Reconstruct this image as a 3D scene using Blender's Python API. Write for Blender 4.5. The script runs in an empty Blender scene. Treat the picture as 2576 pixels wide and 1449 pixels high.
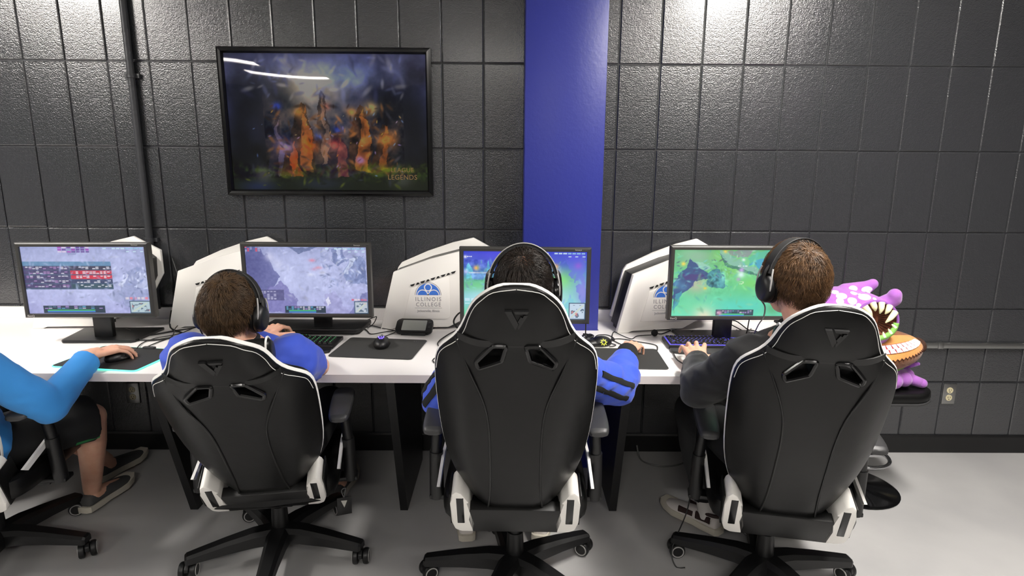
import bpy, bmesh, math, random
import numpy as np
from mathutils import Vector as V, Matrix, Euler, noise

# ------------------------------------------------------------------ camera, sky, lamps, exposure
SC = bpy.context.scene
COL = SC.collection
random.seed(7)
RNG = np.random.default_rng(7)
R = math.radians

def make_camera():
    f, th, ya, ro, h = 1550.0, .20411, .00535, .00656, 1.5698
    cy, sy = math.cos(ya), math.sin(ya)
    F = V((sy*math.cos(th), cy*math.cos(th), -math.sin(th)))
    r = V((cy, -sy, 0)); u = r.cross(F)
    r2 = math.cos(ro)*r + math.sin(ro)*u
    u2 = -math.sin(ro)*r + math.cos(ro)*u
    cd = bpy.data.cameras.new('camera'); co = bpy.data.objects.new('camera', cd); COL.objects.link(co)
    cd.sensor_width = 36; cd.lens = 36*f/2576; cd.clip_start = .05
    m = Matrix((r2, u2, -F)).transposed().to_4x4(); m.translation = (0, 0, h)
    co.matrix_world = m
    SC.camera = co
make_camera()

w = bpy.data.worlds.new('world'); SC.world = w; w.use_nodes = True
w.node_tree.nodes['Background'].inputs[0].default_value = (.8, .85, 1, 1)
w.node_tree.nodes['Background'].inputs[1].default_value = .05
SC.view_settings.view_transform = 'Standard'; SC.view_settings.look = 'None'
SC.view_settings.gamma = 1; SC.view_settings.use_curve_mapping = False
SC.view_settings.exposure = 0.0
LAMP = 108.                      # brightness of the ceiling panels
LAMP_COL = (1.0, .955, .90)
CEIL = 2.8448
# x, y, turn and relative strength of each ceiling panel (1.2 m long)
PANELS = [(1.55, 1.48, 90, 1.12), (-3.15, 1.45, 90, 1.12), (-.22, -1.95, 0, .7), (-3.85, -2.0, 0, .32), (1.9, -1.1, 0, .3), (-3.15, -2.8, 0, .32)]
WALL_Y = 3.16
DESK_Z = .745

# ------------------------------------------------------------------ helpers
def lin(c):
    return tuple(((x/255)/12.92 if x/255 <= .04045 else ((x/255+.055)/1.055)**2.4) for x in c)

def M(name, col, rough=.5, metal=0., emit=0., bump=None, var=None, coat=0., spec=None, sheen=0., sss=0.):
    m = bpy.data.materials.new(name); m.use_nodes = True
    nt = m.node_tree; b = nt.nodes['Principled BSDF']
    c = lin(col)+(1,)
    b.inputs['Base Color'].default_value = c
    b.inputs['Roughness'].default_value = rough
    b.inputs['Metallic'].default_value = metal
    if coat: b.inputs['Coat Weight'].default_value = coat; b.inputs['Coat Roughness'].default_value = .2
    if spec is not None: b.inputs['Specular IOR Level'].default_value = spec
    if sheen: b.inputs['Sheen Weight'].default_value = sheen
    if sss:
        b.inputs['Subsurface Weight'].default_value = sss; b.inputs['Subsurface Radius'].default_value = (.012, .004, .002)
        b.inputs['Subsurface Scale'].default_value = 1.0
    if emit:
        b.inputs['Emission Color'].default_value = c; b.inputs['Emission Strength'].default_value = emit
    tc = nt.nodes.new('ShaderNodeTexCoord')
    if var:      # (scale, other colour, low, high)
        n = nt.nodes.new('ShaderNodeTexNoise'); n.inputs['Scale'].default_value = var[0]; n.inputs['Detail'].default_value = 5
        r = nt.nodes.new('ShaderNodeMapRange'); r.inputs[1].default_value = var[2]; r.inputs[2].default_value = var[3]
        mx = nt.nodes.new('ShaderNodeMix'); mx.data_type = 'RGBA'
        mx.inputs[6].default_value = c; mx.inputs[7].default_value = lin(var[1])+(1,)
        nt.links.new(tc.outputs['Object'], n.inputs['Vector']); nt.links.new(n.outputs[0], r.inputs[0])
        nt.links.new(r.outputs[0], mx.inputs[0]); nt.links.new(mx.outputs[2], b.inputs['Base Color'])
    if bump:     # list of (scale, strength, distance)
        prev = None
        for sc, st, di in bump:
            n = nt.nodes.new('ShaderNodeTexNoise'); n.inputs['Scale'].default_value = sc; n.inputs['Detail'].default_value = 3
            bp = nt.nodes.new('ShaderNodeBump'); bp.inputs['Strength'].default_value = st; bp.inputs['Distance'].default_value = di
            nt.links.new(tc.outputs['Object'], n.inputs['Vector']); nt.links.new(n.outputs[0], bp.inputs['Height'])
            if prev: nt.links.new(prev.outputs[0], bp.inputs['Normal'])
            prev = bp
        nt.links.new(prev.outputs[0], b.inputs['Normal'])
    return m

OFF = {}
class B:
    def __init__(s): s.bm = bmesh.new()
    def box(s, c, d, rot=None, bev=0, seg=2):
        vs = bmesh.ops.create_cube(s.bm, size=1)['verts']
        m = Matrix.Translation(c)
        if rot is not None: m = m @ (rot if isinstance(rot, Matrix) else Euler(rot).to_matrix().to_4x4())
        bmesh.ops.transform(s.bm, matrix=m @ Matrix.Diagonal((*d, 1)), verts=vs)
        if bev:
            es = list({e for v in vs for e in v.link_edges})
            bmesh.ops.bevel(s.bm, geom=es, offset=bev, segments=seg, profile=.5, affect='EDGES')
        return s
    def cyl(s, p0, p1, r0, r1=None, n=20):
        p0, p1 = V(p0), V(p1); d = p1-p0
        m = Matrix.Translation((p0+p1)/2) @ d.to_track_quat('Z', 'Y').to_matrix().to_4x4()
        bmesh.ops.create_cone(s.bm, cap_ends=True, segments=n, radius1=r0, radius2=r0 if r1 is None else r1, depth=d.length, matrix=m)
        return s
    def ell(s, c, r, rot=None, u=18, v=12):
        m = Matrix.Translation(c)
        if rot is not None: m = m @ (rot.to_4x4() if isinstance(rot, Matrix) else Euler(rot).to_matrix().to_4x4())
        if not hasattr(r, '__len__'): r = (r, r, r)
        bmesh.ops.create_uvsphere(s.bm, u_segments=u, v_segments=v, radius=1, matrix=m @ Matrix.Diagonal((*r, 1)))
        return s
    def cap(s, p0, p1, r0, r1, n=16):
        s.ell(p0, r0, u=n, v=10); s.ell(p1, r1, u=n, v=10); s.cyl(p0, p1, r0, r1, n)
        return s
    def loft(s, rings, close=True, caps=True):
        bm = s.bm; vr = [[bm.verts.new(p) for p in r] for r in rings]; n = len(rings[0])
        for a, b in zip(vr, vr[1:]):
            for i in range(n if close else n-1):
                j = (i+1) % n
                bm.faces.new((a[i], a[j], b[j], b[i]))
        if caps and close:
            bm.faces.new(vr[0][::-1]); bm.faces.new(vr[-1])
        return s
    def tube(s, pts, r, n=8, res=6, closed=False):
        pts = [V(p) for p in pts]
        if res > 1 and len(pts) > 2:
            out = []; N = len(pts)
            rr = r if hasattr(r, '__len__') else None; ro = []
            for i in range(N if closed else N-1):
                if closed: a, b, c, d = pts[i-1], pts[i], pts[(i+1) % N], pts[(i+2) % N]
                else: a, b, c, d = pts[max(i-1, 0)], pts[i], pts[i+1], pts[min(i+2, N-1)]
                for k in range(res):
                    t = k/res
                    out.append(.5*((2*b)+(c-a)*t+(2*a-5*b+4*c-d)*t*t+(3*b-a-3*c+d)*t**3))
                    if rr: ro.append(rr[i]*(1-t)+rr[i+1]*t)
            if not closed:
                out.append(pts[-1]);
                if rr: ro.append(rr[-1])
            pts = out; r = ro if rr else r
        N = len(pts); up = V((.13, .21, 1)).normalized(); rings = []
        for i, p in enumerate(pts):
            t = (pts[(i+1) % N]-pts[i-1]) if closed else (pts[min(i+1, N-1)]-pts[max(i-1, 0)])
            if t.length < 1e-9: t = V((0, 0, 1))
            t.normalize(); x = up - t*up.dot(t)
            if x.length < 1e-3: x = V((1, 0, 0)) - t*t.x
            x.normalize(); up = x; y = t.cross(x); q = r[i] if hasattr(r, '__len__') else r
            rings.append([p+(x*math.cos(a)+y*math.sin(a))*q for a in (2*math.pi*k/n for k in range(n))])
        if closed: rings.append(rings[0]); s.loft(rings, caps=False); bmesh.ops.remove_doubles(s.bm, verts=s.bm.verts, dist=1e-6)
        else: s.loft(rings)
        return s
    def prism(s, poly, w0, w1, m=None, bev=0):
        """poly (u,v) extruded along w; default maps u->x, v->z, w->y"""
        if m is None: m = Matrix(((1, 0, 0, 0), (0, 0, 1, 0), (0, 1, 0, 0), (0, 0, 0, 1)))
        bm = s.bm; a = [bm.verts.new(m @ V((u, v, w0))) for u, v in poly]; b = [bm.verts.new(m @ V((u, v, w1))) for u, v in poly]
        n = len(poly); fs = [bm.faces.new(a[::-1]), bm.faces.new(b)]
        for i in range(n): fs.append(bm.faces.new((a[i], a[(i+1) % n], b[(i+1) % n], b[i])))
        if bev:
            es = list({e for f in fs for e in f.edges})
            bmesh.ops.bevel(bm, geom=es, offset=bev, segments=2, profile=.5, affect='EDGES')
        return s
    def lathe(s, prof, n=28, m=None):
        m = m or Matrix()
        s.loft([[m @ V((r*math.cos(2*math.pi*k/n), r*math.sin(2*math.pi*k/n), z)) for k in range(n)] for r, z in prof])
        return s

def finish_mesh(name, bm, mat, smooth):
    bmesh.ops.recalc_face_normals(bm, faces=bm.faces)
    me = bpy.data.meshes.new(name); bm.to_mesh(me); bm.free()
    if smooth:
        me.polygons.foreach_set('use_smooth', [True]*len(me.polygons))
        if smooth < 180: me.set_sharp_from_angle(angle=R(smooth))
    if mat: me.materials.append(mat)
    return me

def obj(name, bm, mat, parent=None, smooth=38, kind=None, label=None, sub=0):
    if isinstance(bm, B): bm = bm.bm
    off = OFF.get(parent.name) if parent else None
    if off is not None: bmesh.ops.translate(bm, vec=-off, verts=bm.verts)
    o = bpy.data.objects.new(name, finish_mesh(name, bm, mat, smooth)); COL.objects.link(o)
    if parent: o.parent = parent
    if off is not None: OFF[o.name] = off
    if kind: o['kind'] = kind
    if label: o['label'] = label
    if sub:
        md = o.modifiers.new('subdivision', 'SUBSURF'); md.levels = sub; md.render_levels = sub
    return o

def tag(o, label, cat, group=None, kind=None):
    o['label'] = label; o['category'] = cat
    if group: o['group'] = group
    if kind: o['kind'] = kind
    return o

def root(name, label, cat, loc=(0, 0, 0), rz=0, group=None, world=False):
    o = bpy.data.objects.new(name, None); COL.objects.link(o); o.empty_display_size = .1
    o.location = loc; o.rotation_euler = (0, 0, rz)
    if world: OFF[o.name] = V(loc)
    return tag(o, label, cat, group)

def copy_tree(o, parent=None):
    c = o.copy(); COL.objects.link(c)
    if parent: c.parent = parent
    for ch in list(o.children): copy_tree(ch, c)
    return c

def evaluated_bm(o):
    dg = bpy.context.evaluated_depsgraph_get(); dg.update()
    me = bpy.data.meshes.new_from_object(o.evaluated_get(dg))
    bm = bmesh.new(); bm.from_mesh(me)
    old = o.data; bpy.data.objects.remove(o); bpy.data.meshes.remove(old); bpy.data.meshes.remove(me)
    return bm

def remesh(b, vox, it=4, dec=0):
    """overlapping solids -> one continuous skin"""
    bm = b.bm; bmesh.ops.recalc_face_normals(bm, faces=bm.faces)
    me = bpy.data.meshes.new('skin'); bm.to_mesh(me); bm.free()
    o = bpy.data.objects.new('skin', me); COL.objects.link(o)
    md = o.modifiers.new('r', 'REMESH'); md.mode = 'VOXEL'; md.voxel_size = vox
    md = o.modifiers.new('s', 'SMOOTH'); md.factor = .5; md.iterations = it
    if dec:
        md = o.modifiers.new('d', 'DECIMATE'); md.ratio = dec
    return evaluated_bm(o)

def wrinkle(bm, amp, sc, stretch=(1, 1, 1), seed=0):
    bm.normal_update()
    for v in bm.verts:
        p = V((v.co.x*stretch[0], v.co.y*stretch[1], v.co.z*stretch[2]))*sc+V((seed, 0, 0))
        n = noise.noise(p)+.5*noise.noise(p*2.1)
        r = 1-abs(noise.noise(p*.8+V((5, 3, 1))))*2
        v.co += v.normal*amp*(.6*n+.7*r)
    return bm

def text(name, s, size, mat, m, parent, align='CENTER', depth=.0006, sx=1, space=1.0, kind=None):
    cu = bpy.data.curves.new('t', 'FONT'); cu.body = s; cu.size = size; cu.align_x = align; cu.extrude = depth
    cu.resolution_u = 3; cu.space_character = space
    o = bpy.data.objects.new('t', cu); COL.objects.link(o)
    dg = bpy.context.evaluated_depsgraph_get(); dg.update()
    me = bpy.data.meshes.new_from_object(o.evaluated_get(dg)); bpy.data.objects.remove(o)
    bm = bmesh.new(); bm.from_mesh(me); bpy.data.meshes.remove(me)
    bmesh.ops.transform(bm, matrix=m @ Matrix.Diagonal((sx, 1, 1, 1)), verts=bm.verts)
    return obj(name, bm, mat, parent, smooth=0, kind=kind)

def frame(o, x, y):
    """4x4 from origin and two directions"""
    x = V(x).normalized(); y = V(y); y = (y-x*y.dot(x)).normalized(); z = x.cross(y)
    m = Matrix((x, y, z)).transposed().to_4x4(); m.translation = o
    return m

class Canvas:
    """a picture as an array, painted by rule"""
    def __init__(s, w, h, c=(0, 0, 0)):
        s.w, s.h = w, h; s.a = np.zeros((h, w, 3))+np.array(c, float)
        s.y, s.x = np.mgrid[0:h, 0:w]; s.x = s.x/(w-1); s.y = s.y/(h-1); s.asp = w/h
    def mix(s, k, c):
        k = np.clip(k, 0, 1)[..., None]; s.a = s.a*(1-k)+np.array(c, float)*k; return s
    def grad(s, c0, c1, c2=None):
        t = s.y[..., None]
        if c2 is None: s.a = np.array(c0)*(1-t)+np.array(c1)*t
        else: s.a = np.where(t < .5, np.array(c0)*(1-2*t)+np.array(c1)*2*t, np.array(c1)*(2-2*t)+np.array(c2)*(2*t-1))
        return s
    def blob(s, cx, cy, rx, ry, c, a=1., rot=0., p=1.):
        dx, dy = (s.x-cx)*s.asp, s.y-cy; cr, sr = math.cos(rot), math.sin(rot)
        u, v = (dx*cr+dy*sr)/(rx*s.asp), (-dx*sr+dy*cr)/ry
        return s.mix(a*np.exp(-(u*u+v*v)**p), c)
    def poly(s, pts, c, a=1., wob=0.):
        ins = np.zeros(s.x.shape, bool); x, y = s.x, s.y
        if wob: x = x+s.nz(9, 3)*wob; y = y+s.nz(9, 5)*wob
        n = len(pts)
        for i in range(n):
            (x0, y0), (x1, y1) = pts[i], pts[(i+1) % n]
            if y0 == y1: continue
            ins ^= ((y0 > y) != (y1 > y)) & (x < (x1-x0)*(y-y0)/(y1-y0)+x0)
        return s.mix(ins*a, c)
    def rect(s, x0, y0, x1, y1, c, a=1.):
        return s.mix(((s.x >= x0) & (s.x <= x1) & (s.y >= y0) & (s.y <= y1))*a, c)
    def nz(s, f, seed=0, octv=3):
        r = np.random.default_rng(seed); out = np.zeros(s.x.shape); amp = 1
        for o in range(octv):
            g = r.random((int(f)+3, int(f*s.asp)+3))*2-1
            gx, gy = s.x*f*s.asp, s.y*f; ix, iy = gx.astype(int), gy.astype(int); fx, fy = gx-ix, gy-iy
            fx, fy = fx*fx*(3-2*fx), fy*fy*(3-2*fy)
            out += amp*((g[iy, ix]*(1-fx)+g[iy, ix+1]*fx)*(1-fy)+(g[iy+1, ix]*(1-fx)+g[iy+1, ix+1]*fx)*fy)
            f *= 2; amp *= .5
        return out
    def grain(s, f, amp, seed=0, oc=3):
        s.a = s.a+s.nz(f, seed, oc)[..., None]*amp; return s
    def bits(s, x0, y0, x1, y1, nx, ny, cols, seed=0, fill=.6):
        r = np.random.default_rng(seed)
        for j in range(ny):
            for i in range(nx):
                if r.random() > fill: continue
                w, h = (x1-x0)/nx, (y1-y0)/ny
                s.rect(x0+i*w, y0+j*h, x0+(i+.8)*w, y0+(j+.7)*h, cols[r.integers(len(cols))], .9)
        return s
    def mesh(s, name, m, mat, parent, width, height):
        """a flat grid of coloured points: x to the right, y up, centred"""
        w, h = s.w, s.h
        co = np.zeros((h, w, 3)); co[..., 0] = (s.x-.5)*width; co[..., 1] = (.5-s.y)*height
        mm = np.array(m); co = co.reshape(-1, 3) @ mm[:3, :3].T+mm[:3, 3]
        i = np.arange(w*h).reshape(h, w)
        f = np.stack([i[1:, :-1], i[1:, 1:], i[:-1, 1:], i[:-1, :-1]], -1).reshape(-1, 4)
        me = bpy.data.meshes.new(name); me.from_pydata(co.tolist(), [], f.tolist())
        a = np.clip(s.a.reshape(-1, 3), 0, 255)/255; l = np.where(a <= .04045, a/12.92, ((a+.055)/1.055)**2.4)
        at = me.color_attributes.new('picture', 'FLOAT_COLOR', 'POINT')
        at.data.foreach_set('color', np.concatenate([l, np.ones((len(l), 1))], 1).ravel().astype(np.float32))
        me.materials.append(mat)
        o = bpy.data.objects.new(name, me); COL.objects.link(o); o.parent = parent
        return o

def picture_mat(name, emit):
    m = bpy.data.materials.new(name); m.use_nodes = True; nt = m.node_tree; b = nt.nodes['Principled BSDF']
    at = nt.nodes.new('ShaderNodeAttribute'); at.attribute_name = 'picture'
    if emit:
        b.inputs['Base Color'].default_value = (.01, .01, .01, 1)
        nt.links.new(at.outputs[0], b.inputs['Emission Color']); b.inputs['Emission Strength'].default_value = emit
        b.inputs['Roughness'].default_value = .6
    else:
        nt.links.new(at.outputs[0], b.inputs['Base Color']); b.inputs['Roughness'].default_value = .6
    return m

# ------------------------------------------------------------------ materials
m_wall = M('wall_paint', (50, 51, 54), .20, bump=[(60, .3, .004), (170, .6, .0026)], spec=1.0, coat=.6)
m_joint = M('mortar_paint', (52, 53, 56), .45, bump=[(90, .4, .003)])
m_blue = M('blue_column_paint', (43, 51, 140), .38, bump=[(60, .25, .003)])
m_floor = M('grey_floor', (180, 179, 178), .32, bump=[(3, .05, .01)], var=(2.2, (166, 165, 165), .35, .7))
m_ceil = M('ceiling_tile', (205, 205, 203), .9, bump=[(60, .3, .003)])
m_room = M('room_wall_paint', (78, 77, 77), .7, bump=[(60, .2, .003)])
m_tan = M('tan_wood', (176, 132, 92), .5, var=(4, (150, 108, 72), .3, .7))
m_black = M('black_plastic', (15, 15, 16), .42, bump=[(300, .08, .001)])
m_blackg = M('glossy_black_plastic', (14, 14, 15), .2)
m_matt = M('matt_black_cloth', (30, 30, 30), .85, bump=[(400, .3, .001)])
m_leather = M('black_leatherette', (13, 13, 13), .37, bump=[(160, .10, .0015), (5, .12, .02)], spec=.3)
m_leather2 = M('dark_leatherette_seam', (9, 9, 9), .45, bump=[(160, .1, .001)])
m_white = M('white_plastic', (242, 239, 233), .38, bump=[(200, .05, .001)])
m_wleather = M('white_leatherette', (232, 230, 226), .45, bump=[(160, .1, .001)])
m_desk = M('white_laminate', (240, 236, 234), .35, bump=[(120, .04, .001)])
m_edge = M('desk_edge_band', (214, 206, 204), .45)
m_chrome = M('chrome', (190, 190, 192), .12, 1.)
m_steel = M('brushed_steel', (168, 168, 166), .35, 1., bump=[(80, .1, .002)])
m_grey = M('grey_rubber', (88, 88, 90), .6)
m_dgrey = M('dark_grey_plastic', (52, 52, 53), .45)
m_bezel = M('monitor_bezel', (50, 49, 46), .45, bump=[(300, .06, .001)])
m_cable = M('black_cable', (22, 22, 22), .5)
m_gcable = M('grey_cable', (105, 105, 102), .5)
m_skin = M('skin', (224, 176, 150), .5, var=(30, (216, 158, 132), .35, .75), bump=[(250, .12, .001)], sss=.12)
m_screen = picture_mat('lit_screen', 1.0)
m_print = picture_mat('poster_print', 0)
m_logo = M('logo_blue', (62, 118, 214), .5)
m_logog = M('logo_grey', (150, 148, 150), .5)
m_text = M('pale_print', (176, 174, 168), .5)
m_gold = M('gold_print', (246, 204, 130), .5)
# ------------------------------------------------------------------ the room
def struct(name, bm, mat, parent=None, smooth=0):
    return obj(name, bm, mat, parent, smooth, kind='structure')

X0, X1, Y0 = -5.2, 4.6, -4.7
struct('floor', B().box(((X0+X1)/2, (Y0+3.4)/2, -.05), (X1-X0, 3.4-Y0, .1)), m_floor)
struct('ceiling', B().box(((X0+X1)/2, (Y0+3.4)/2, CEIL+.05), (X1-X0, 3.4-Y0, .1)), m_ceil)
struct('wall_left', B().box((X0-.05, (Y0+3.4)/2, CEIL/2), (.1, 3.4-Y0, CEIL)), m_room)
struct('wall_right', B().box((X1+.05, (Y0+3.4)/2, CEIL/2), (.1, 3.4-Y0, CEIL)), m_room)
struct('wall_front', B().box(((X0+X1)/2, Y0-.05, CEIL/2), (X1-X0, .1, CEIL)), m_room)
wall = struct('wall_back', B().box(((X0+X1)/2, WALL_Y+.057, CEIL/2), (X1-X0, .1, CEIL)), m_joint)

ROW = .4064
def block_mesh(wd, ht):
    b = B(); x, z = wd/2-.0026, ht/2-.0026; e = .0042
    back = [(-x, .009, -z), (x, .009, -z), (x, .009, z), (-x, .009, z)]
    mid = [(a, .0035, c) for a, _, c in back]
    fr = [((abs(a)-e)*(1 if a > 0 else -1), 0, (abs(c)-e)*(1 if c > 0 else -1)) for a, _, c in back]
    b.loft([back, mid, fr])
    return finish_mesh('block', b.bm, m_wall, 0)
xs_l = [-1.957+.2032*k for k in range(-16, 11)]
xs_r = [.444, .5307]+[.5307+.2032*k for k in range(1, 20)]
xs = [(a, b) for a, b in zip(xs_l, xs_l[1:]) if b > -4.0]+[(a, b) for a, b in zip(xs_r, xs_r[1:]) if a < 3.7]
cache = {}
for r in range(7):
    for a, b in xs:
        k = round(b-a, 3)
        if k not in cache: cache[k] = block_mesh(b-a, ROW)
        o = bpy.data.objects.new('block', cache[k]); COL.objects.link(o); o.parent = wall
        o.location = ((a+b)/2, WALL_Y-.001+random.uniform(0, .0022), (r+.5)*ROW)
        o.rotation_euler = (random.uniform(-.003, .003), 0, random.uniform(-.004, .004))

struct('trim_1', B().box((.257, 3.063, CEIL/2), (.374, .21, CEIL), bev=.004), m_blue, smooth=30)
struct('baseboard_back', B().prism([(0, 0), (.012, 0), (.012, .092), (.006, .102), (0, .102)], X0, .068,
       Matrix(((0, 0, 1, 0), (-1, 0, 0, WALL_Y-.0005), (0, 1, 0, 0), (0, 0, 0, 1)))).prism(
       [(0, 0), (.012, 0), (.012, .092), (.006, .102), (0, .102)], .446, X1,
       Matrix(((0, 0, 1, 0), (-1, 0, 0, WALL_Y-.0005), (0, 1, 0, 0), (0, 0, 0, 1)))), m_black)

# ceiling panels: frame and glowing diffuser
def lamp_mat(k):
    m = bpy.data.materials.new('lamp_diffuser'); m.use_nodes = True; q = m.node_tree.nodes['Principled BSDF']
    q.inputs['Emission Color'].default_value = LAMP_COL+(1,); q.inputs['Emission Strength'].default_value = LAMP*k
    return m
PANEL_LABELS = ['above the right end of the desk', 'above the left end of the desk', 'behind the players, near the middle of the room',
                'behind the players, towards the left wall', 'behind the players, towards the right wall', 'by the front wall, to the left']
for (x, y, tr, k), l in zip(PANELS, PANEL_LABELS):
    t = root('ceiling_light', 'white ceiling panel light '+l, 'light', (x, y, CEIL), R(tr), group='ceiling panel lights')
    fr = B()
    for s in (-1, 1):
        fr.box((0, s*.15, -.012), (1.24, .02, .024)); fr.box((s*.61, 0, -.012), (.02, .32, .024))
    obj('frame', fr, m_white, t)
    obj('diffuser', B().box((0, 0, -.008), (1.2, .28, .012)), lamp_mat(k), t)

# ------------------------------------------------------------------ on the wall
m_ivory = M('ivory_plastic', (206, 196, 160), .4)
def wall_outlet(x, z, label, tilt=0):
    t = root('wall_outlet', label, 'outlet', (x, WALL_Y-.0005, z))
    obj('cover_plate', B().box((0, -.0035, 0), (.072, .007, .116), (0, tilt, 0), bev=.003), m_steel, t)
    for s in (-1, 1):
        so = obj('socket', B().cyl((0, -.007, s*.021), (0, -.0095, s*.021), .017, n=20), m_ivory, t)
        sl = B().box((-.006, -.0098, s*.021+.003), (.002, .001, .009)).box((.006, -.0098, s*.021+.003), (.002, .001, .007)).cyl((0, -.0092, s*.021-.008), (0, -.0102, s*.021-.008), .0028, n=10)
        obj('socket_slots', sl, m_black, so)

wall_outlet(2.397, .342, 'steel wall outlet on the dark wall low beside the plush stool')
wall_outlet(-2.03, .325, 'wall outlet under the left part of the desk')

t = root('conduit_pipe', 'dark painted vertical pipe running down the wall left of the poster', 'pipe', (-1.835, WALL_Y-.022, .8))
obj('pipe', B().cyl((0, 0, 0), (0, 0, CEIL-.8), .0165), m_joint, t)
for z in (.35, 1.15, 1.85): obj('pipe_clamp', B().cyl((0, 0, z), (0, 0, z+.02), .02).box((0, .012, z+.01), (.07, .014, .02)), m_joint, t)

t = root('cable_raceway', 'thin metal cable raceway running along the wall behind the plush toys', 'raceway', (2.9, WALL_Y-.0005, .619))
obj('channel', B().box((0, -.012, 0), (3.2, .022, .030), bev=.004), m_steel, t)
for x in (-.6, .35): obj('coupling', B().box((x, -.0135, 0), (.03, .025, .034), bev=.003), m_steel, t)

# poster: a generic glowing fantasy landscape in the same colours
t = root('framed_poster', 'large black-framed fantasy poster under reflective glass on the dark block wall', 'poster', (-.897, WALL_Y-.002, 1.744))
PW, PH, FW = 1.03, .706, .028
fr = B()
prof = [(0, 0), (0, -.028), (.010, -.034), (.020, -.030), (FW, -.018), (FW, 0)]
rings = []
for sx, sz in ((-1, -1), (1, -1), (1, 1), (-1, 1)):
    rings.append([(sx*(PW/2-q), y, sz*(PH/2-q)) for q, y in prof])
rings.append(rings[0]); fr.loft(rings, caps=False); bmesh.ops.remove_doubles(fr.bm, verts=fr.bm.verts, dist=1e-5)
obj('frame', fr, m_blackg, t, smooth=30)
c = Canvas(320, 214)
c.grad((64, 66, 104), (48, 52, 78), (30, 34, 30))
c.a += c.nz(5, 11, 4)[..., None]*np.array((12, 14, 24))
c.blob(.45, .12, .40, .25, (112, 122, 172), .8); c.blob(.40, .26, .17, .15, (226, 216, 196), .95); c.blob(.60, .16, .14, .08, (150, 172, 214), .7)
c.a += (c.nz(7, 5, 5)*np.exp(-((c.y-.2)/.2)**2))[..., None]*np.array((34, 36, 44))
for x, y, rx, ry, q in ((.14, .3, .11, .24, .8), (.27, .36, .10, .16, .7), (.80, .42, .13, .22, .85), (.93, .5, .08, .35, .8), (.06, .6, .06, .5, .7)):
    c.blob(x, y, rx, ry, (20, 24, 34), q)
c.blob(.42, .45, .22, .2, (112, 108, 104), .55)
# warm rock spires and glowing crystals (no figures)
def spire(x, y0, y1, wd, c0, c1, lean=0):
    c.poly([(x-wd, y1), (x-wd*.7+lean*.5, y0+(y1-y0)*.45), (x+lean-wd*.15, y0), (x+lean+wd*.2, y0+.02), (x+wd*.8+lean*.4, y0+(y1-y0)*.5), (x+wd, y1)], c0, .92, .012)
    c.poly([(x-wd*.05, y1), (x+lean*.5, y0+(y1-y0)*.4), (x+lean+wd*.1, y0+.02), (x+wd*.7+lean*.4, y0+(y1-y0)*.55), (x+wd*.8, y1)], c1, .8, .02)
spire(.36, .36, .84, .07, (66, 52, 44), (168, 108, 62), .015)
spire(.47, .26, .80, .045, (70, 62, 62), (138, 116, 104), .01)
spire(.64, .36, .86, .075, (58, 42, 36), (176, 112, 58), .03)
spire(.235, .44, .88, .055, (40, 40, 56), (98, 92, 118), .01)
spire(.755, .5, .86, .05, (62, 44, 34), (158, 96, 50), .03)
spire(.545, .56, .90, .07, (46, 38, 54), (124, 72, 74), 0)
spire(.30, .62, .88, .05, (60, 40, 30), (190, 96, 40), .02)
for x, y, r, cc in ((.36, .42, .03, (220, 160, 90)), (.72, .39, .032, (246, 210, 140)), (.62, .42, .025, (210, 150, 80)), (.655, .77, .022, (190, 150, 235)), (.45, .6, .02, (70, 110, 220)), (.40, .66, .04, (236, 120, 40)), (.53, .65, .03, (196, 96, 90)),
                    (.28, .67, .05, (150, 136, 190)), (.50, .38, .02, (190, 130, 110)), (.80, .62, .05, (210, 140, 70)), (.25, .38, .02, (90, 110, 230)), (.55, .545, .02, (80, 100, 220))):
    c.blob(x, y, r, r*1.3, cc, .85)
c.a += (c.nz(16, 21, 4)*np.exp(-((c.y-.58)/.22)**2)*(c.x > .18)*(c.x < .88))[..., None]*np.array((46, 34, 22))
c.poly([(0, .86), (.2, .9), (.35, .87), (.6, .9), (.78, .83), (1, .82), (1, 1), (0, 1)], (34, 42, 26), .9, .02)
c.a += (c.nz(26, 31, 3)*np.exp(-((c.y-.86)/.05)**2))[..., None]*np.array((30, 46, 8))
c.blob(.76, .84, .14, .035, (140, 158, 40), .75); c.blob(.30, .87, .08, .03, (110, 116, 40), .6)
c.blob(.45, .95, .12, .05, (52, 60, 78), .8); c.blob(.13, .97, .1, .05, (44, 56, 96), .8); c.blob(.16, .88, .045, .06, (120, 120, 122), .6); c.blob(.86, .92, .06, .06, (96, 98, 100), .6)
def strokes(c, n, box, cols, size, seed, a=.55):
    r = np.random.default_rng(seed)
    for _ in range(n):
        x, y = r.uniform(box[0], box[2]), r.uniform(box[1], box[3]); s_ = size*r.uniform(.5, 1.5)
        w0 = int(max(0, (x-3*s_)*c.w)); w1 = int(min(c.w, (x+3*s_)*c.w+2)); h0 = int(max(0, (y-3*s_*c.asp)*c.h)); h1 = int(min(c.h, (y+3*s_*c.asp)*c.h+2))
        if w1 <= w0 or h1 <= h0: continue
        dx, dy = (c.x[h0:h1, w0:w1]-x)*c.asp, c.y[h0:h1, w0:w1]-y; t_ = r.uniform(0, 3.14)
        u, v = (dx*math.cos(t_)+dy*math.sin(t_))/(s_*c.asp), (-dx*math.sin(t_)+dy*math.cos(t_))/(s_*c.asp*.35)
        k = (a*np.exp(-(u*u+v*v)**1.5))[..., None]; col = np.array(cols[r.integers(len(cols))], float)*r.uniform(.75, 1.2)
        c.a[h0:h1, w0:w1] = c.a[h0:h1, w0:w1]*(1-k)+col*k
strokes(c, 160, (.2, .36, .86, .88), [(150, 100, 60), (96, 66, 46), (44, 36, 36), (190, 130, 74), (90, 84, 92), (60, 44, 40), (120, 70, 50)], .018, 1)
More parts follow.
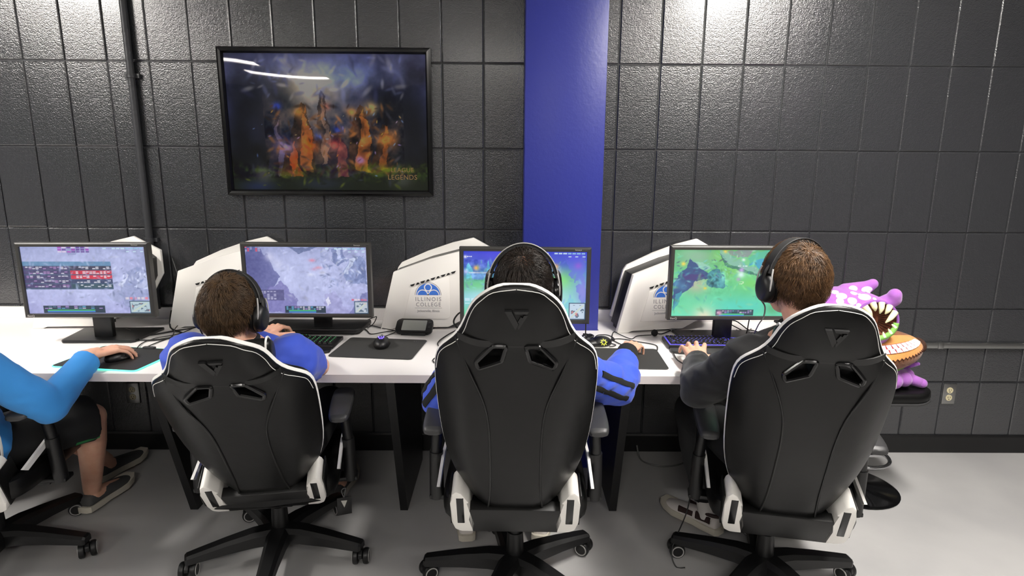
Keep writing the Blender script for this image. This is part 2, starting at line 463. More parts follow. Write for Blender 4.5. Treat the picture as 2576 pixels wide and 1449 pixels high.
strokes(c, 90, (.1, .03, .9, .32), [(110, 118, 160), (150, 156, 190), (70, 76, 120), (200, 196, 196)], .026, 2, .4)
strokes(c, 60, (.05, .8, .98, .97), [(70, 84, 34), (120, 130, 46), (36, 44, 34), (60, 66, 84)], .016, 3)
strokes(c, 40, (.12, .4, .9, .9), [(230, 190, 130), (160, 140, 210), (236, 150, 70), (120, 150, 220)], .006, 4, .9)
c.a = np.clip(c.a*1.75-14, 4, 255)
c.mesh('poster_print', frame((0, -.012, 0), (1, 0, 0), (0, 0, 1)), m_print, t, PW-2*FW+.01, PH-2*FW+.01)
_m = frame((.30+.06, -.0128, -.235), (1, 0, 0), (0, 0, 1))
text('poster_title', 'LEAGUE', .031, m_gold, _m, t, space=1.05)
text('poster_title', 'OF', .010, m_gold, frame((.36, -.0128, -.2475), (1, 0, 0), (0, 0, 1)), t)
text('poster_title', 'LEGENDS', .034, m_gold, frame((.36, -.0128, -.272), (1, 0, 0), (0, 0, 1)), t, space=1.05)
mg = bpy.data.materials.new('poster_glass'); mg.use_nodes = True; nt = mg.node_tree; nt.nodes.clear()
_o = nt.nodes.new('ShaderNodeOutputMaterial'); _x = nt.nodes.new('ShaderNodeMixShader'); _t = nt.nodes.new('ShaderNodeBsdfTransparent'); _g = nt.nodes.new('ShaderNodeBsdfGlossy'); _f = nt.nodes.new('ShaderNodeFresnel')
_g.inputs['Roughness'].default_value = .02; _f.inputs[0].default_value = 1.55
nt.links.new(_f.outputs[0], _x.inputs[0]); nt.links.new(_t.outputs[0], _x.inputs[1]); nt.links.new(_g.outputs[0], _x.inputs[2]); nt.links.new(_x.outputs[0], _o.inputs[0])
# the sheet bows very slightly, which bends what it mirrors
gl = B(); gw, gh = PW-2*FW+.012, PH-2*FW+.012
gl.loft([[(gw*(i/16-.5), -.016-.003*math.cos((i/16-.5)*math.pi)*math.cos((j/10-.5)*math.pi), gh*(j/10-.5)) for i in range(17)] for j in range(11)], close=False)
obj('glass', gl, mg, t, smooth=180)

# ------------------------------------------------------------------ the desk
DX0, DX1, DY0, DY1 = -3.3, 1.40, 2.295, 3.135
t = root('computer_desk', 'long white computer desk with black slanted panel legs along the block wall', 'desk', (0, 2.7, 0), world=True)
colx0, colx1, coly = .066, .448, 2.955
top = B().prism([(DX0, DY0), (DX1, DY0), (DX1, DY1), (colx1, DY1), (colx1, coly), (colx0, coly), (colx0, DY1), (DX0, DY1)], DESK_Z-.032, DESK_Z-.0005,
                Matrix(((1, 0, 0, 0), (0, 1, 0, 0), (0, 0, 1, 0), (0, 0, 0, 1))))
obj('worktop', top, m_desk, t)
obj('edge_band', B().box(((DX0+DX1)/2, DY0-.001, DESK_Z-.0165), (DX1-DX0, .003, .032)), m_edge, t)
for a, b in ((DX0, colx0-.002), (colx1+.002, DX1)):
    obj('upstand', B().box(((a+b)/2, DY1+.015, DESK_Z+.022), (b-a, .014, .075)), m_desk, t)
for x in (-2.38, -1.43, -.473, .481, 1.37):
    lg = B().prism([(2.33, DESK_Z-.033), (2.555, 0), (2.60, 0), (2.98, 0), (3.05, .0), (3.05, DESK_Z-.033)], x-.017, x+.017,
                   Matrix(((0, 0, 1, 0), (1, 0, 0, 0), (0, 1, 0, 0), (0, 0, 0, 1))))
    obj('leg', lg, m_black, t)

# ------------------------------------------------------------------ monitors and what they show
def ui_top(c):
    c.bits(.66, .02, .99, .05, 9, 1, [(190, 220, 235), (140, 190, 220)], 3, .75); c.bits(.82, .065, .99, .09, 6, 1, [(190, 220, 235)], 4, .6)
def minimap(c, x0, y0, tint, seed):
    c.rect(x0-.008, y0-.012, 1, 1, (60, 84, 110)); c.rect(x0, y0, .992, .985, tint)
    k = c.nz(26, seed, 2); ins = (c.x > x0+.01) & (c.x < .985) & (c.y > y0+.02) & (c.y < .97)
    d = np.abs((c.x-x0)/(.99-x0)-(1-(c.y-y0)/(.985-y0)))
    c.mix(ins*(k > .1)*(d > .14)*.8, (52, 74, 96)); c.mix(ins*(d < .07)*.7, (196, 206, 176)); c.mix(ins*(k > .7)*.8, (210, 120, 120))
def hud(c, x0, x1, y0, seed):
    c.rect(x0, y0, x1, .99, (26, 44, 62), .9)
    c.bits(x0+.01, y0+.01, x1-.01, y0+.06, 14, 2, [(80, 150, 190), (150, 120, 190), (190, 190, 210), (60, 90, 120)], seed, .8)
    c.rect(x0+.03, y0+.065, x1-.08, y0+.08, (60, 190, 120)); c.rect(x0+.03, y0+.085, x1-.08, y0+.1, (60, 130, 220))

def screen_grey(seed, board):
    c = Canvas(256, 144); c.grad((150, 158, 204), (166, 172, 218), (150, 152, 206))
    c.blob(.5, .55, .35, .4, (186, 194, 236), .6); c.a += c.nz(5, seed, 4)[..., None]*10
    if not board:
        c.poly([(0, 0), (.13, 0), (.22, .25), (.26, .45), (.2, .6), (.12, .8), (0, 1)], (72, 76, 138), .75, .02); c.blob(.03, .3, .14, .4, (58, 60, 118), .6)
        c.blob(.2, .15, .04, .06, (198, 200, 232), .8, .7); c.blob(.27, .27, .055, .07, (196, 200, 234), .8, .7)
        c.poly([(.36, 0), (.6, 0), (.54, .06), (.46, .1), (.4, .06)], (70, 84, 128), .7, .02)
        c.poly([(.25, .5), (.34, .62), (.42, .8), (.4, .98), (.0, 1), (.0, .9)], (96, 92, 160), .7, .03)
        for p, q in (([(.78, .44), (.86, .2), (.93, .12), (.99, .16), (1, .5), (.92, .55), (.84, .52)], (112, 128, 178)), ([(.8, .4), (.88, .16), (.92, .15), (.85, .4)], (202, 212, 240)), ([(.9, .5), (.96, .2), (1, .2), (1, .55)], (96, 110, 160)),
                     ([(.72, .02), (.8, 0), (.83, .2), (.76, .26), (.7, .2)], (96, 110, 160)), ([(.74, .03), (.78, .02), (.79, .2), (.76, .22)], (196, 206, 238)),
                     ([(.64, .72), (.72, .66), (.8, .9), (.86, 1), (.6, 1)], (150, 150, 202)), ([(.63, .8), (.68, .74), (.71, .84), (.66, .88)], (226, 226, 244)), ([(.86, .9), (.95, .68), (1, .62), (1, 1), (.84, 1)], (100, 104, 160))):
            c.poly(p, q, .8, .02)
        c.a += (c.nz(18, seed+2, 3)*(c.x > .62))[..., None]*15
        for x, y, cc in ((.55, .2, (220, 120, 150)), (.56, .33, (190, 150, 190)), (.60, .31, (220, 130, 150)), (.63, .38, (220, 220, 240)), (.53, .41, (210, 214, 240))): c.blob(x, y, .025, .022, cc, .8)
        c.rect(.0, .64, .3, .8, (66, 66, 112), .75); c.bits(.02, .66, .24, .79, 8, 6, [(170, 170, 205)], 5, .55)
        c.bits(0, 0, .13, .08, 6, 3, [(210, 60, 80), (150, 150, 190), (60, 80, 130)], 8, .8)
        hud(c, .3, .64, .885, 3); c.bits(.86, .77, .99, .81, 5, 1, [(220, 200, 210), (200, 90, 120)], 6, .9); minimap(c, .89, .82, (176, 186, 200), 9)
    else:
        for p, q in (([(.75, .72), (.83, .4), (.93, .3), (.98, .32), (1, .7), (.93, .95), (.8, .9)], (136, 146, 190)), ([(.76, .56), (.83, .38), (.84, .42), (.79, .6)], (206, 212, 240)), ([(.9, .6), (.94, .4), (1, .4), (1, .62)], (178, 186, 222)),
                     ([(.66, .72), (.74, .62), (.78, .7), (.74, .85)], (150, 158, 200)), ([(.36, .02), (.5, .02), (.44, .1), (.38, .14)], (130, 138, 184))): c.poly(p, q, .75, .02)
        c.a += (c.nz(14, seed+2, 3)*(c.x > .6))[..., None]*12
        c.rect(.0, .22, .71, .63, (50, 72, 100), .95); c.rect(0, .22, .71, .28, (90, 130, 170))
        for j, cc in enumerate(((52, 50, 74), (190, 40, 62), (200, 44, 66), (50, 60, 96), (44, 70, 84))):
            c.rect(.38, .29+j*.066, .71, .345+j*.066, cc); c.rect(0, .29+j*.066, .37, .345+j*.066, (60, 54, 96))
            c.bits(.42, .3+j*.066, .70, .34+j*.066, 10, 2, [(226, 226, 236), (210, 210, 225)], 10+j, .6); c.bits(.02, .3+j*.066, .36, .34+j*.066, 12, 2, [(210, 210, 225), (160, 120, 180)], 20+j, .5)
        c.bits(.3, 0, .56, .1, 7, 3, [(150, 60, 170), (90, 60, 140), (210, 190, 220)], 8, .8)
        hud(c, .12, .62, .875, 4); c.bits(.8, .755, .99, .8, 6, 1, [(220, 120, 140), (210, 200, 215)], 6, .9); minimap(c, .835, .82, (168, 190, 200), 12)
    strokes(c, 110, (.3, .0, 1, .85) if not board else (.0, .1, 1, .85), [(170, 178, 220), (200, 206, 238), (140, 150, 196), (156, 160, 206)], .02, seed, .45)
    strokes(c, 60, (.62, .02, 1, .6) if not board else (.7, .3, 1, .9), [(90, 104, 150), (210, 218, 244), (120, 134, 180)], .016, seed+1, .6)
    c.a += c.nz(30, seed+9, 2)[..., None]*7
    if not board: hud(c, .3, .64, .885, 3); minimap(c, .89, .82, (176, 186, 200), 9)
    else: hud(c, .12, .62, .875, 4); minimap(c, .835, .82, (168, 190, 200), 12); c.rect(0, .22, .71, .63, (50, 72, 100), .0)
    ui_top(c); return c

def screen_blue():
    c = Canvas(256, 144); c.grad((52, 60, 200), (90, 160, 190), (120, 220, 200))
    c.a += c.nz(4, 3, 4)[..., None]*10
    c.blob(.15, .5, .3, .12, (90, 200, 96), .8); c.blob(.78, .42, .12, .16, (120, 226, 90), .85); c.blob(.72, .7, .2, .2, (186, 240, 226), .8); c.blob(.18, .68, .25, .14, (170, 224, 236), .85)
    c.blob(.06, .95, .15, .12, (84, 196, 120), .8); c.poly([(.84, .1), (1, .05), (1, .72), (.95, .75), (.93, .5), (.88, .3)], (86, 100, 214), .7, .04)
    c.blob(.97, .58, .05, .2, (140, 130, 220), .7); c.blob(.93, .2, .03, .05, (150, 80, 210), .8); c.blob(.9, .08, .06, .05, (80, 70, 230), .8)
    c.blob(.5, .1, .5, .12, (48, 56, 190), .7); c.blob(.25, .06, .14, .08, (66, 60, 220), .6)
    c.poly([(.02, .4), (.03, .17), (.06, .24), (.1, .4), (.13, .32), (.15, .4)], (90, 200, 220), .8, .01); c.poly([(.18, .36), (.2, .12), (.23, .3), (.16, .4)], (80, 190, 200), .7, .01)
    c.rect(.04, .305, .24, .325, (220, 220, 240), .7); c.poly([(.05, .33), (.18, .33), (.16, .42), (.07, .42)], (104, 150, 224), .8, .01)
    c.a += (c.nz(22, 6, 3)*(c.x < .25)*(c.y > .12)*(c.y < .45))[..., None]*26
    for x, y, rr, cc in ((.105, .245, .022, (250, 170, 70)), (.745, .22, .025, (252, 160, 60)), (.76, .3, .03, (190, 170, 230)), (.015, .085, .014, (240, 240, 250)), (.02, .3, .02, (180, 190, 240))): c.blob(x, y, rr, rr*1.5, cc, .95)
    strokes(c, 110, (0, .1, 1, .98), [(120, 210, 220), (100, 200, 120), (90, 110, 220), (150, 230, 230), (120, 120, 220)], .02, 8, .35)
    c.bits(.01, .67, .16, .82, 3, 7, [(190, 225, 240)], 5, .5); c.bits(.03, .075, .07, .095, 3, 1, [(230, 230, 250)], 6, 1)
    c.poly([(.77, .84), (.84, .68), (.89, .7), (.88, .84)], (110, 190, 216), .6, .03)
    ui_top(c); minimap(c, .87, .76, (186, 206, 226), 5); return c

def screen_green():
    c = Canvas(256, 144); c.grad((96, 180, 120), (100, 206, 140), (88, 208, 166))
    c.a += c.nz(4, 8, 4)[..., None]*12
    c.blob(.55, .85, .35, .12, (72, 206, 190), .8); c.blob(.2, .85, .2, .1, (110, 214, 150), .6); c.blob(.28, 1, .09, .13, (226, 222, 190), .95); c.blob(.2, .1, .16, .12, (140, 172, 150), .7)
    c.blob(.42, .08, .1, .1, (110, 196, 70), .8); c.blob(.48, .3, .12, .12, (120, 200, 90), .7); c.blob(.66, .5, .1, .1, (110, 206, 90), .7)
    c.poly([(.42, 0), (.66, 0), (.62, .08), (.55, .14), (.5, .1)], (128, 128, 140), .8, .02)
    c.poly([(.38, 0), (.43, 0), (.5, .12), (.62, .22), (.78, .34), (.76, .38), (.6, .3), (.46, .2), (.38, .08)], (120, 176, 160), .9, .02)
    c.poly([(.38, .06), (.46, .2), (.6, .3), (.76, .385), (.74, .4), (.57, .33), (.43, .23)], (40, 96, 90), .8, .015)
    c.poly([(.64, .2), (.74, .1), (1, .06), (1, .6), (.84, .4), (.72, .28)], (48, 146, 196), .85, .02); c.poly([(.62, .1), (.72, .02), (.82, 0), (.72, .12), (.65, .2)], (74, 180, 150), .8, .02); c.poly([(.84, 0), (1, 0), (1, .1), (.9, .08)], (50, 110, 150), .8, .02)
    c.blob(.2, .52, .1, .14, (176, 178, 150), .9)
    c.poly([(0, .5), (.05, .36), (.12, .26), (.145, .11), (.18, .2), (.24, .28), (.3, .34), (.29, .44), (.2, .46), (.13, .58), (.06, .7), (0, .9)], (40, 60, 120), .9, .02); c.poly([(.05, .38), (.25, .36), (.26, .44), (.1, .46)], (62, 48, 110), .8, .02)
    c.poly([(.17, .19), (.24, .18), (.32, .26), (.28, .3), (.22, .27)], (140, 196, 176), .85, .02); c.blob(.03, .5, .03, .06, (80, 150, 190), .7); c.blob(.09, .55, .03, .05, (84, 150, 190), .6); c.poly([(0, .9), (.02, .68), (.07, .62), (.06, .8), (.01, .92)], (60, 150, 170), .8, .02)
    c.poly([(.27, .52), (.29, .34), (.33, .29), (.39, .3), (.44, .4), (.46, .5), (.43, .58), (.33, .58)], (44, 110, 130), .9, .02)
    c.a += (c.nz(20, 4, 3)*np.exp(-(((c.x-.37)/.1)**2+((c.y-.44)/.16)**2)))[..., None]*np.array((36, 60, 60)); c.blob(.42, .4, .02, .08, (130, 236, 220), .8)
    for x, y, rr, cc in ((.08, .21, .02, (250, 214, 70)), (.425, .025, .018, (246, 200, 80)), (.275, .575, .014, (230, 200, 60)), (.57, .3, .022, (200, 150, 230)), (.57, .37, .03, (220, 250, 250)), (.55, .44, .016, (170, 140, 200)), (.58, .15, .014, (240, 250, 250))): c.blob(x, y, rr, rr*1.5, cc, .92)
    c.bits(.54, .235, .62, .255, 6, 1, [(230, 245, 245)], 3, .8); c.bits(.55, .47, .6, .52, 4, 3, [(214, 240, 200)], 6, .5); c.bits(.96, .015, .99, .03, 3, 1, [(230, 240, 240)], 1, 1)
    strokes(c, 130, (0, 0, 1, 1), [(120, 216, 140), (90, 200, 160), (80, 190, 190), (110, 190, 110), (150, 220, 160)], .022, 5, .4)
    strokes(c, 60, (.02, .15, .46, .56), [(40, 70, 130), (60, 130, 150), (90, 180, 180), (70, 60, 120), (120, 190, 190)], .014, 6, .6)
    strokes(c, 40, (.4, .0, .85, .38), [(130, 180, 160), (60, 120, 110), (180, 210, 190), (70, 150, 190)], .014, 7, .5)
    c.blob(.86, .88, .07, .1, (70, 150, 90), .7); hud(c, .38, .70, .9, 5); c.blob(.41, .95, .025, .04, (220, 150, 190), .9)
    return c

def monitor(x, y, zc, rz, pic, label, base, group='24-inch gaming monitors on the desk'):
    t = root('computer_monitor', label, 'monitor', (x, y, DESK_Z), rz, group)
    W, H, z = .567, .336, zc-DESK_Z
    b = B(); bz = [(.0, .0), (.006, -.004), (.0165, -.004), (.0185, .004)]
    rings = []
    for sx, sz in ((-1, -1), (1, -1), (1, 1), (-1, 1)):
        rings.append([(sx*(W/2-q), yy, z+sz*(H/2-q)) for q, yy in [(0, .03)]+bz])
    rings.append(rings[0]); b.loft(rings, caps=False); bmesh.ops.remove_doubles(b.bm, verts=b.bm.verts, dist=1e-5)
    obj('bezel', b, m_bezel, t, smooth=30)
    back = B(); back.loft([[(sx*W/2*k, yy, z+sz*H/2*k) for sx, sz in ((-1, -1), (1, -1), (1, 1), (-1, 1))] for yy, k in ((.03, .999), (.04, .97), (.062, .6), (.066, .55))])
    obj('back_housing', back, m_black, t)
    pic.a = 255*np.clip(pic.a/255, 0, 1)**.88
    pic.mesh('screen', frame((0, .0035, z), (1, 0, 0), (0, 0, 1)), m_screen, t, W-.034, H-.034)
    f2 = lambda px, pz: frame((px, -.0042, z+pz), (1, 0, 0), (0, 0, 1))
    text('maker_mark', 'BenQ', .013, m_text, f2(-W/2+.012, -H/2+.0045), t, 'LEFT')
    text('maker_mark', 'Senseye', .009, m_text, f2(W/2-.070, H/2-.0115), t, 'LEFT')
    text('maker_mark', 'RL2455', .007, m_grey, f2(W/2-.037, H/2-.0135), t, 'LEFT')
    ny = .20 if base == 'wide' else .085
    obj('neck', B().box((0, ny, z*.5), (.085, .03, z-.02), bev=.006).box((0, (ny+.06)/2, z), (.06, ny-.05, .06)).box((0, .068, z-.02), (.1, .02, .1), bev=.006), m_black, t)
    if base == 'wide':
        bs = B().prism([(-.30, .175), (-.28, .155), (.165, .155), (.19, .175), (.20, .34), (-.29, .34)], .012, .034, Matrix(((1, 0, 0, 0), (0, 1, 0, 0), (0, 0, 1, 0), (0, 0, 0, 1))), bev=.006)
        bs.box((-.05, .25, .0067), (.40, .14, .0125))
    else:
        bs = B().prism([(-.165, .03), (-.15, .015), (.15, .015), (.165, .03), (.19, .24), (-.19, .24)], 0.0, .014, Matrix(((1, 0, 0, 0), (0, 1, 0, 0), (0, 0, 1, 0), (0, 0, 0, 1))), bev=.004)
    obj('base', bs, m_black, t)
    return t
monitor(-1.868, 2.68, 1.038, R(2), screen_grey(3, True), 'leftmost monitor, showing a red-striped scoreboard', 'slim')
monitor(-.893, 2.68, 1.043, R(0), screen_grey(5, False), 'monitor showing a grey-blue map, on a wide black base', 'wide')
monitor(.070, 2.62, 1.037, R(-1), screen_blue(), 'monitor with a blue and green scene in front of the blue column', 'slim')
monitor(.997, 2.69, 1.039, R(1), screen_green(), 'rightmost monitor, showing a bright green map', 'slim')

# ------------------------------------------------------------------ white angular PC towers
m_vent = M('vent_black', (12, 12, 12), .7)
m_led = M('blue_led', (70, 60, 230), .4, emit=3.0)
SIDE = [(0, 0), (.058, 0), (.075, .012), (.335, .012), (.50, .10), (.575, .24), (.575, .34), (.50, .395), (.40, .392), (.25, .352), (.072, .288)]
RIM = [(.010, .05), (.05, .03), (.10, .03), (.335, .03), (.50, .11), (.585, .25), (.585, .37), (.455, .440), (.35, .415), (.22, .370), (.088, .312), (.068, .285)]
CORE = [(.016, .022), (.335, .022), (.49, .11), (.56, .24), (.565, .335), (.498, .391), (.40, .388), (.25, .348), (.078, .284)]
def tower(x, y, rz, label, shift=0.):
    t = root('computer_tower', label, 'computer', (x, y, DESK_Z), rz, 'white angular PC towers')
    n0 = obj('near_panel', B().prism(SIDE, 0, .03, bev=.003), m_white, t, smooth=30)
    obj('far_panel', B().prism(RIM, .152, .170, bev=.003), m_white, t, smooth=30)
    obj('core', B().prism(CORE, .03, .15), m_black, t)
    for fx in (.05, .30): obj('foot', B().box((fx, .09, .011), (.05, .1, .022)), m_black, t)
    # recessed field: shown as a raised rim of thin ledges
    f = B().prism([(.115, .055), (.33, .055), (.345, .066), (.345, .262), (.335, .27), (.155, .205)], -.004, .0, bev=.0018)
    obj('side_field', f, m_white, n0, smooth=30)
    # vent slots along a rising line
    pts = [(.165+.0250*i, .225+.0080*i) for i in range(9)]
    for i, (vx, vz) in enumerate(pts):
        sg = 1 if i % 2 == 0 else -1; k = .0125 if sg > 0 else .0090; dx = .0075/.0245
        po = [(vx-k, vz+sg*.0048-k*dx), (vx+k, vz+sg*.0048+k*dx), (vx+k*.45, vz-sg*.0048+k*.45*dx), (vx-k*.45, vz-sg*.0048-k*.45*dx)]
        obj('vent_slot', B().prism(po, -.0046, -.0034), m_vent, n0)
    # emblem: rose window over two lines of lettering
    S = 1.45; ex, ez = .240, .176
    arc = lambda cx, cz, r, a0, a1, n=18: [(cx+r*math.cos(a0+(a1-a0)*i/n), cz+r*math.sin(a0+(a1-a0)*i/n)) for i in range(n+1)]
    y0, y1 = -.0050, -.0040
    em = obj('emblem', B().prism(arc(ex, ez, .0400*S, 0, math.pi, 30), y0, y1), m_logo, n0)
    def band(cx, cz, r0, r1, a0, a1, n=24): return B().prism(arc(cx, cz, r1, a0, a1, n)+arc(cx, cz, r0, a1, a0, n), -.0056, -.0049)
    wl = [band(ex, ez+.0262*S, .0100*S, .0134*S, 0, math.pi*1.0), band(ex, ez+.0262*S, .0100*S, .0134*S, math.pi, math.pi*2)]
    for s in (-1, 1): wl.append(band(ex+s*.0188*S, ez, .0162*S, .0190*S, 0, math.pi))
    for q in wl: obj('emblem_line', q, m_white, n0)
    obj('emblem_line', B().prism([(ex-.0030*S, ez), (ex+.0030*S, ez), (ex, ez+.0075*S)], -.0056, -.0049), m_white, n0)
    obj('emblem_arch', B().prism(arc(ex, ez, .0446*S, 0, math.pi, 30)+arc(ex, ez, .0432*S, math.pi, 0, 30), y0, y1), m_logog, n0)
    g = lambda zz: frame((ex, -.0046, ez+zz), (1, 0, 0), (0, 0, 1))
    text('lettering', 'ILLINOIS', .0285, m_logog, g(-.0300), n0, space=1.30, sx=.93)
    text('lettering', 'COLLEGE', .0280, m_logog, g(-.0570), n0, space=1.24, sx=.88)
    obj('lettering_rule', B().box((ex, -.0046, ez-.0650), (.134, .001, .0011)), m_logog, n0)
    text('lettering', 'Jacksonville, Illinois', .0170, m_logog, g(-.0850), n0, sx=.84)
    # front: power light and sticker
    u = V((.066, 0, .246)).normalized()
    c0 = V((.022, 0, .022))
    fm = frame(c0+u*.13+V((-.001, .06, 0)), V((0, 1, 0)), u)
    obj('power_light', B().cyl((0, 0, 0), (0, 0, .0025), .0055).bm, m_led, t).matrix_local = frame(c0+u*.125+V((0, .07, 0)), V((0, -1, 0)), u)
    st = obj('sticker', B().box((0, 0, .0005), (.022, .022, .001)), m_white, t); st.matrix_local = frame(c0+u*.045+V((0, .085, 0)), V((0, -1, 0)), u)
    return t
tower(-2.345, 2.938, 0, 'white PC tower mostly hidden behind the leftmost monitor')
tower(-1.683, 2.957, 0, 'white PC tower beside the brown-haired player in the blue shirt, left of the grey-map monitor')
tower(-.635, 2.957, 0, 'white PC tower with blue college emblem, left of the blue column')
tower(.530, 2.905, R(8), 'white PC tower showing its black front, right of the blue column')
# ------------------------------------------------------------------ gaming chairs
PROF = [(-.03, .150), (.03, .176), (.10, .203), (.20, .224), (.32, .234), (.45, .238), (.54, .238), (.59, .228), (.625, .208), (.66, .172), (.70, .148), (.74, .134), (.78, .117), (.815, .094), (.838, .066), (.850, .030)]
def hw_at(v):
    for (a, p), (b, q) in zip(PROF, PROF[1:]):
        if v <= b: return p+(q-p)*(max(v, a)-a)/(b-a)
    return PROF[-1][1]
def w_rear(u, v):
    h = hw_at(v); s = min(1, abs(u)/(max(h, .125) if v > .72 else h)); k = min(1, max(0, (v-.58)/.1))
    e = .085*(1-k)+.040*k
    w_ = e*max(0, (s-.45)/.55)**2 + (.010*((v-.79)/.06)**2 if v > .79 else 0) - .018*math.sin(math.pi*min(1, max(0, v/.8)))
    if v > .665: w_ -= .020*math.sin(math.pi*(v-.665)/.19)**.8*(1-s*s)
    return w_
def chair(hub, base_at, rz, hz, rec, base_rz, label, tagged=False, copy_of=None):
    t = root('gaming_chair', label, 'chair', (*hub, 0), rz, 'black and white racing gaming chairs')
    sr, cr = math.sin(rec), math.cos(rec)
    bo = Matrix.Rotation(-rz, 4, 'Z') @ V((base_at[0]-hub[0], base_at[1]-hub[1], 0))
    P = lambda u, v, w: V((u, -.25-v*sr+w*cr, hz+v*cr+w*sr))
    MB = Matrix(((1, 0, 0, 0), (0, -sr, cr, -.25), (0, cr, sr, hz), (0, 0, 0, 1)))     # (u, v, w) -> local
    N = 15; us = [math.sin((i/(N-1)-.5)*math.pi) for i in range(N)]
    def slab(rear, front, grow=0., top=0.):
        b = B(); rings = []
        for v, h in PROF:
            h += grow
            a = [P(s*h, v+top*max(0, (v-.6)/.25), rear(s*h/(1+grow/h), v, s)) for s in us]
            c = [P(s*h, v+top*max(0, (v-.6)/.25), front(s*h/(1+grow/h), v, s)) for s in us]
            rings.append(a+c[::-1])
        b.loft(rings); return b
    holes = [[(s*u, v) for u, v in ((.026, .672), (.062, .672), (.110, .616), (.102, .596), (.038, .622))] for s in (-1, 1)]
    cut = B()
    for h in holes: cut.prism(h, -.2, .3, MB)
    bmesh.ops.recalc_face_normals(cut.bm, faces=cut.bm.faces)
    cme = bpy.data.meshes.new('cut'); cut.bm.to_mesh(cme); cut.bm.free(); co = bpy.data.objects.new('cut', cme); COL.objects.link(co)
    big = B()
    for h in holes:
        cx, cy = sum(p[0] for p in h)/5, sum(p[1] for p in h)/5
        big.prism([(cx+(x-cx)*1.5, cy+(y-cy)*1.5) for x, y in h], -.2, .3, MB)
    bmesh.ops.recalc_face_normals(big.bm, faces=big.bm.faces)
    bme = bpy.data.meshes.new('cut'); big.bm.to_mesh(bme); big.bm.free(); cbig = bpy.data.objects.new('cut', bme); COL.objects.link(cbig)
    def carved(name, b, mat, par, cutter=None, **k):
        bmesh.ops.recalc_face_normals(b.bm, faces=b.bm.faces)
        me = bpy.data.meshes.new('x'); b.bm.to_mesh(me); b.bm.free(); o = bpy.data.objects.new('x', me); COL.objects.link(o)
        md = o.modifiers.new('s', 'SUBSURF'); md.levels = 1; md.render_levels = 1
        md = o.modifiers.new('b', 'BOOLEAN'); md.object = cutter or co; md.solver = 'EXACT'
        return obj(name, evaluated_bm(o), mat, par, smooth=40, **k)
    sh = carved('backrest', slab(lambda u, v, s: w_rear(u, v), lambda u, v, s: w_rear(u, v)+.010+.03*(1-s*s)*(1 if v < .7 else max(.1, (.86-v)/.16))), m_leather, t)
    carved('white_edge', slab(lambda u, v, s: w_rear(u, v)+.007, lambda u, v, s: w_rear(u, v)+.019, .0025, .001), m_wleather, t, cbig)
    carved('front_pad', slab(lambda u, v, s: w_rear(u, v)+.016, lambda u, v, s: w_rear(u, v)+.026+.05*math.sqrt(max(0, 1-s**4)), -.006, -.055), m_leather, t)
    bpy.data.objects.remove(co); bpy.data.objects.remove(cbig)
    for h in holes:
        n = len(h); pts = []
        for i in range(n):
            a, b_, c_ = V((*h[i-1], 0)), V((*h[i], 0)), V((*h[(i+1) % n], 0))
            pts += [b_+(a-b_).normalized()*.009, b_+(a-b_).normalized()*.002+(c_-b_).normalized()*.002, b_+(c_-b_).normalized()*.009]
        obj('slot_rim', B().tube([P(p.x, p.y, w_rear(p.x, p.y)-.001) for p in pts], .0068, 8, 3, closed=True), m_blackg, sh)
    for s in (-1, 1):
        sm = [(.166, .665), (.128, .58), (.092, .475), (.079, .38), (.077, .25), (.080, .1), (.090, -.02)]
        obj('seam', B().tube([P(s*u, v, w_rear(s*u, v)-.0005) for u, v in sm], .0035, 6, 4), m_leather2, sh)
    for s in (-1, 1):
        q = [(v-.004, h-.007) for v, h in PROF if v > .5]
        obj('stitching', B().tube([P(s*h, v, w_rear(s*h, v)-.0004) for v, h in q[:-1]]+[P(s*.001, .842, w_rear(0, .842)-.0004)], .0011, 5, 3), m_wleather, sh)
    obj('pillow_strap', B().loft([[P(u, v, w_rear(u, .665)-dw) for v, dw in ((.668, .0), (.668, .004), (.690, .004), (.690, .0))] for u in [x*.02-.16 for x in range(17)]]), m_leather2, sh)
    em = B()
    for po in ([(-.030, .792), (-.012, .792), (.006, .752), (-.002, .735)], [(-.006, .792), (.032, .792), (.028, .784), (-.002, .784)], [(.030, .780), (.020, .780), (.004, .745), (.006, .735)], [(.012, .776), (.018, .770), (.008, .752), (.004, .760)]):
        em.prism([(u, v) for u, v in po], w_rear(0, .765)-.003, w_rear(0, .765)+.006, MB)
    obj('emblem', em, m_black, sh)
    pil = B()
    pil.loft([[P(x, .640+.060*math.sin(a)*k, .118+.038*math.cos(a)*k+.03*(abs(x)/.17)**2) for a in [2*math.pi*j/14 for j in range(14)]] for x, k in ((-.122, .62), (-.118, .8), (-.10, 1), (-.05, 1.0), (0, .92), (.05, 1), (.10, 1), (.118, .8), (.122, .62))])
    pl = obj('neck_pillow', pil, m_leather, t, sub=1)
    for s in (-1, 1):
        obj('piping', B().tube([P(s*.108, .640+.060*.965*math.sin(a), .130+.038*.965*math.cos(a)) for a in [2*math.pi*j/14 for j in range(14)]], .0034, 6, 2, closed=True), m_wleather, pl)
    # lower back apron, hinge covers
    obj('lower_apron', B().prism([(-.15, .0), (-.158, -.05), (-.145, -.112), (.145, -.112), (.158, -.05), (.15, .0)], -.012, .03, MB, bev=.006), m_leather2, t, smooth=30)
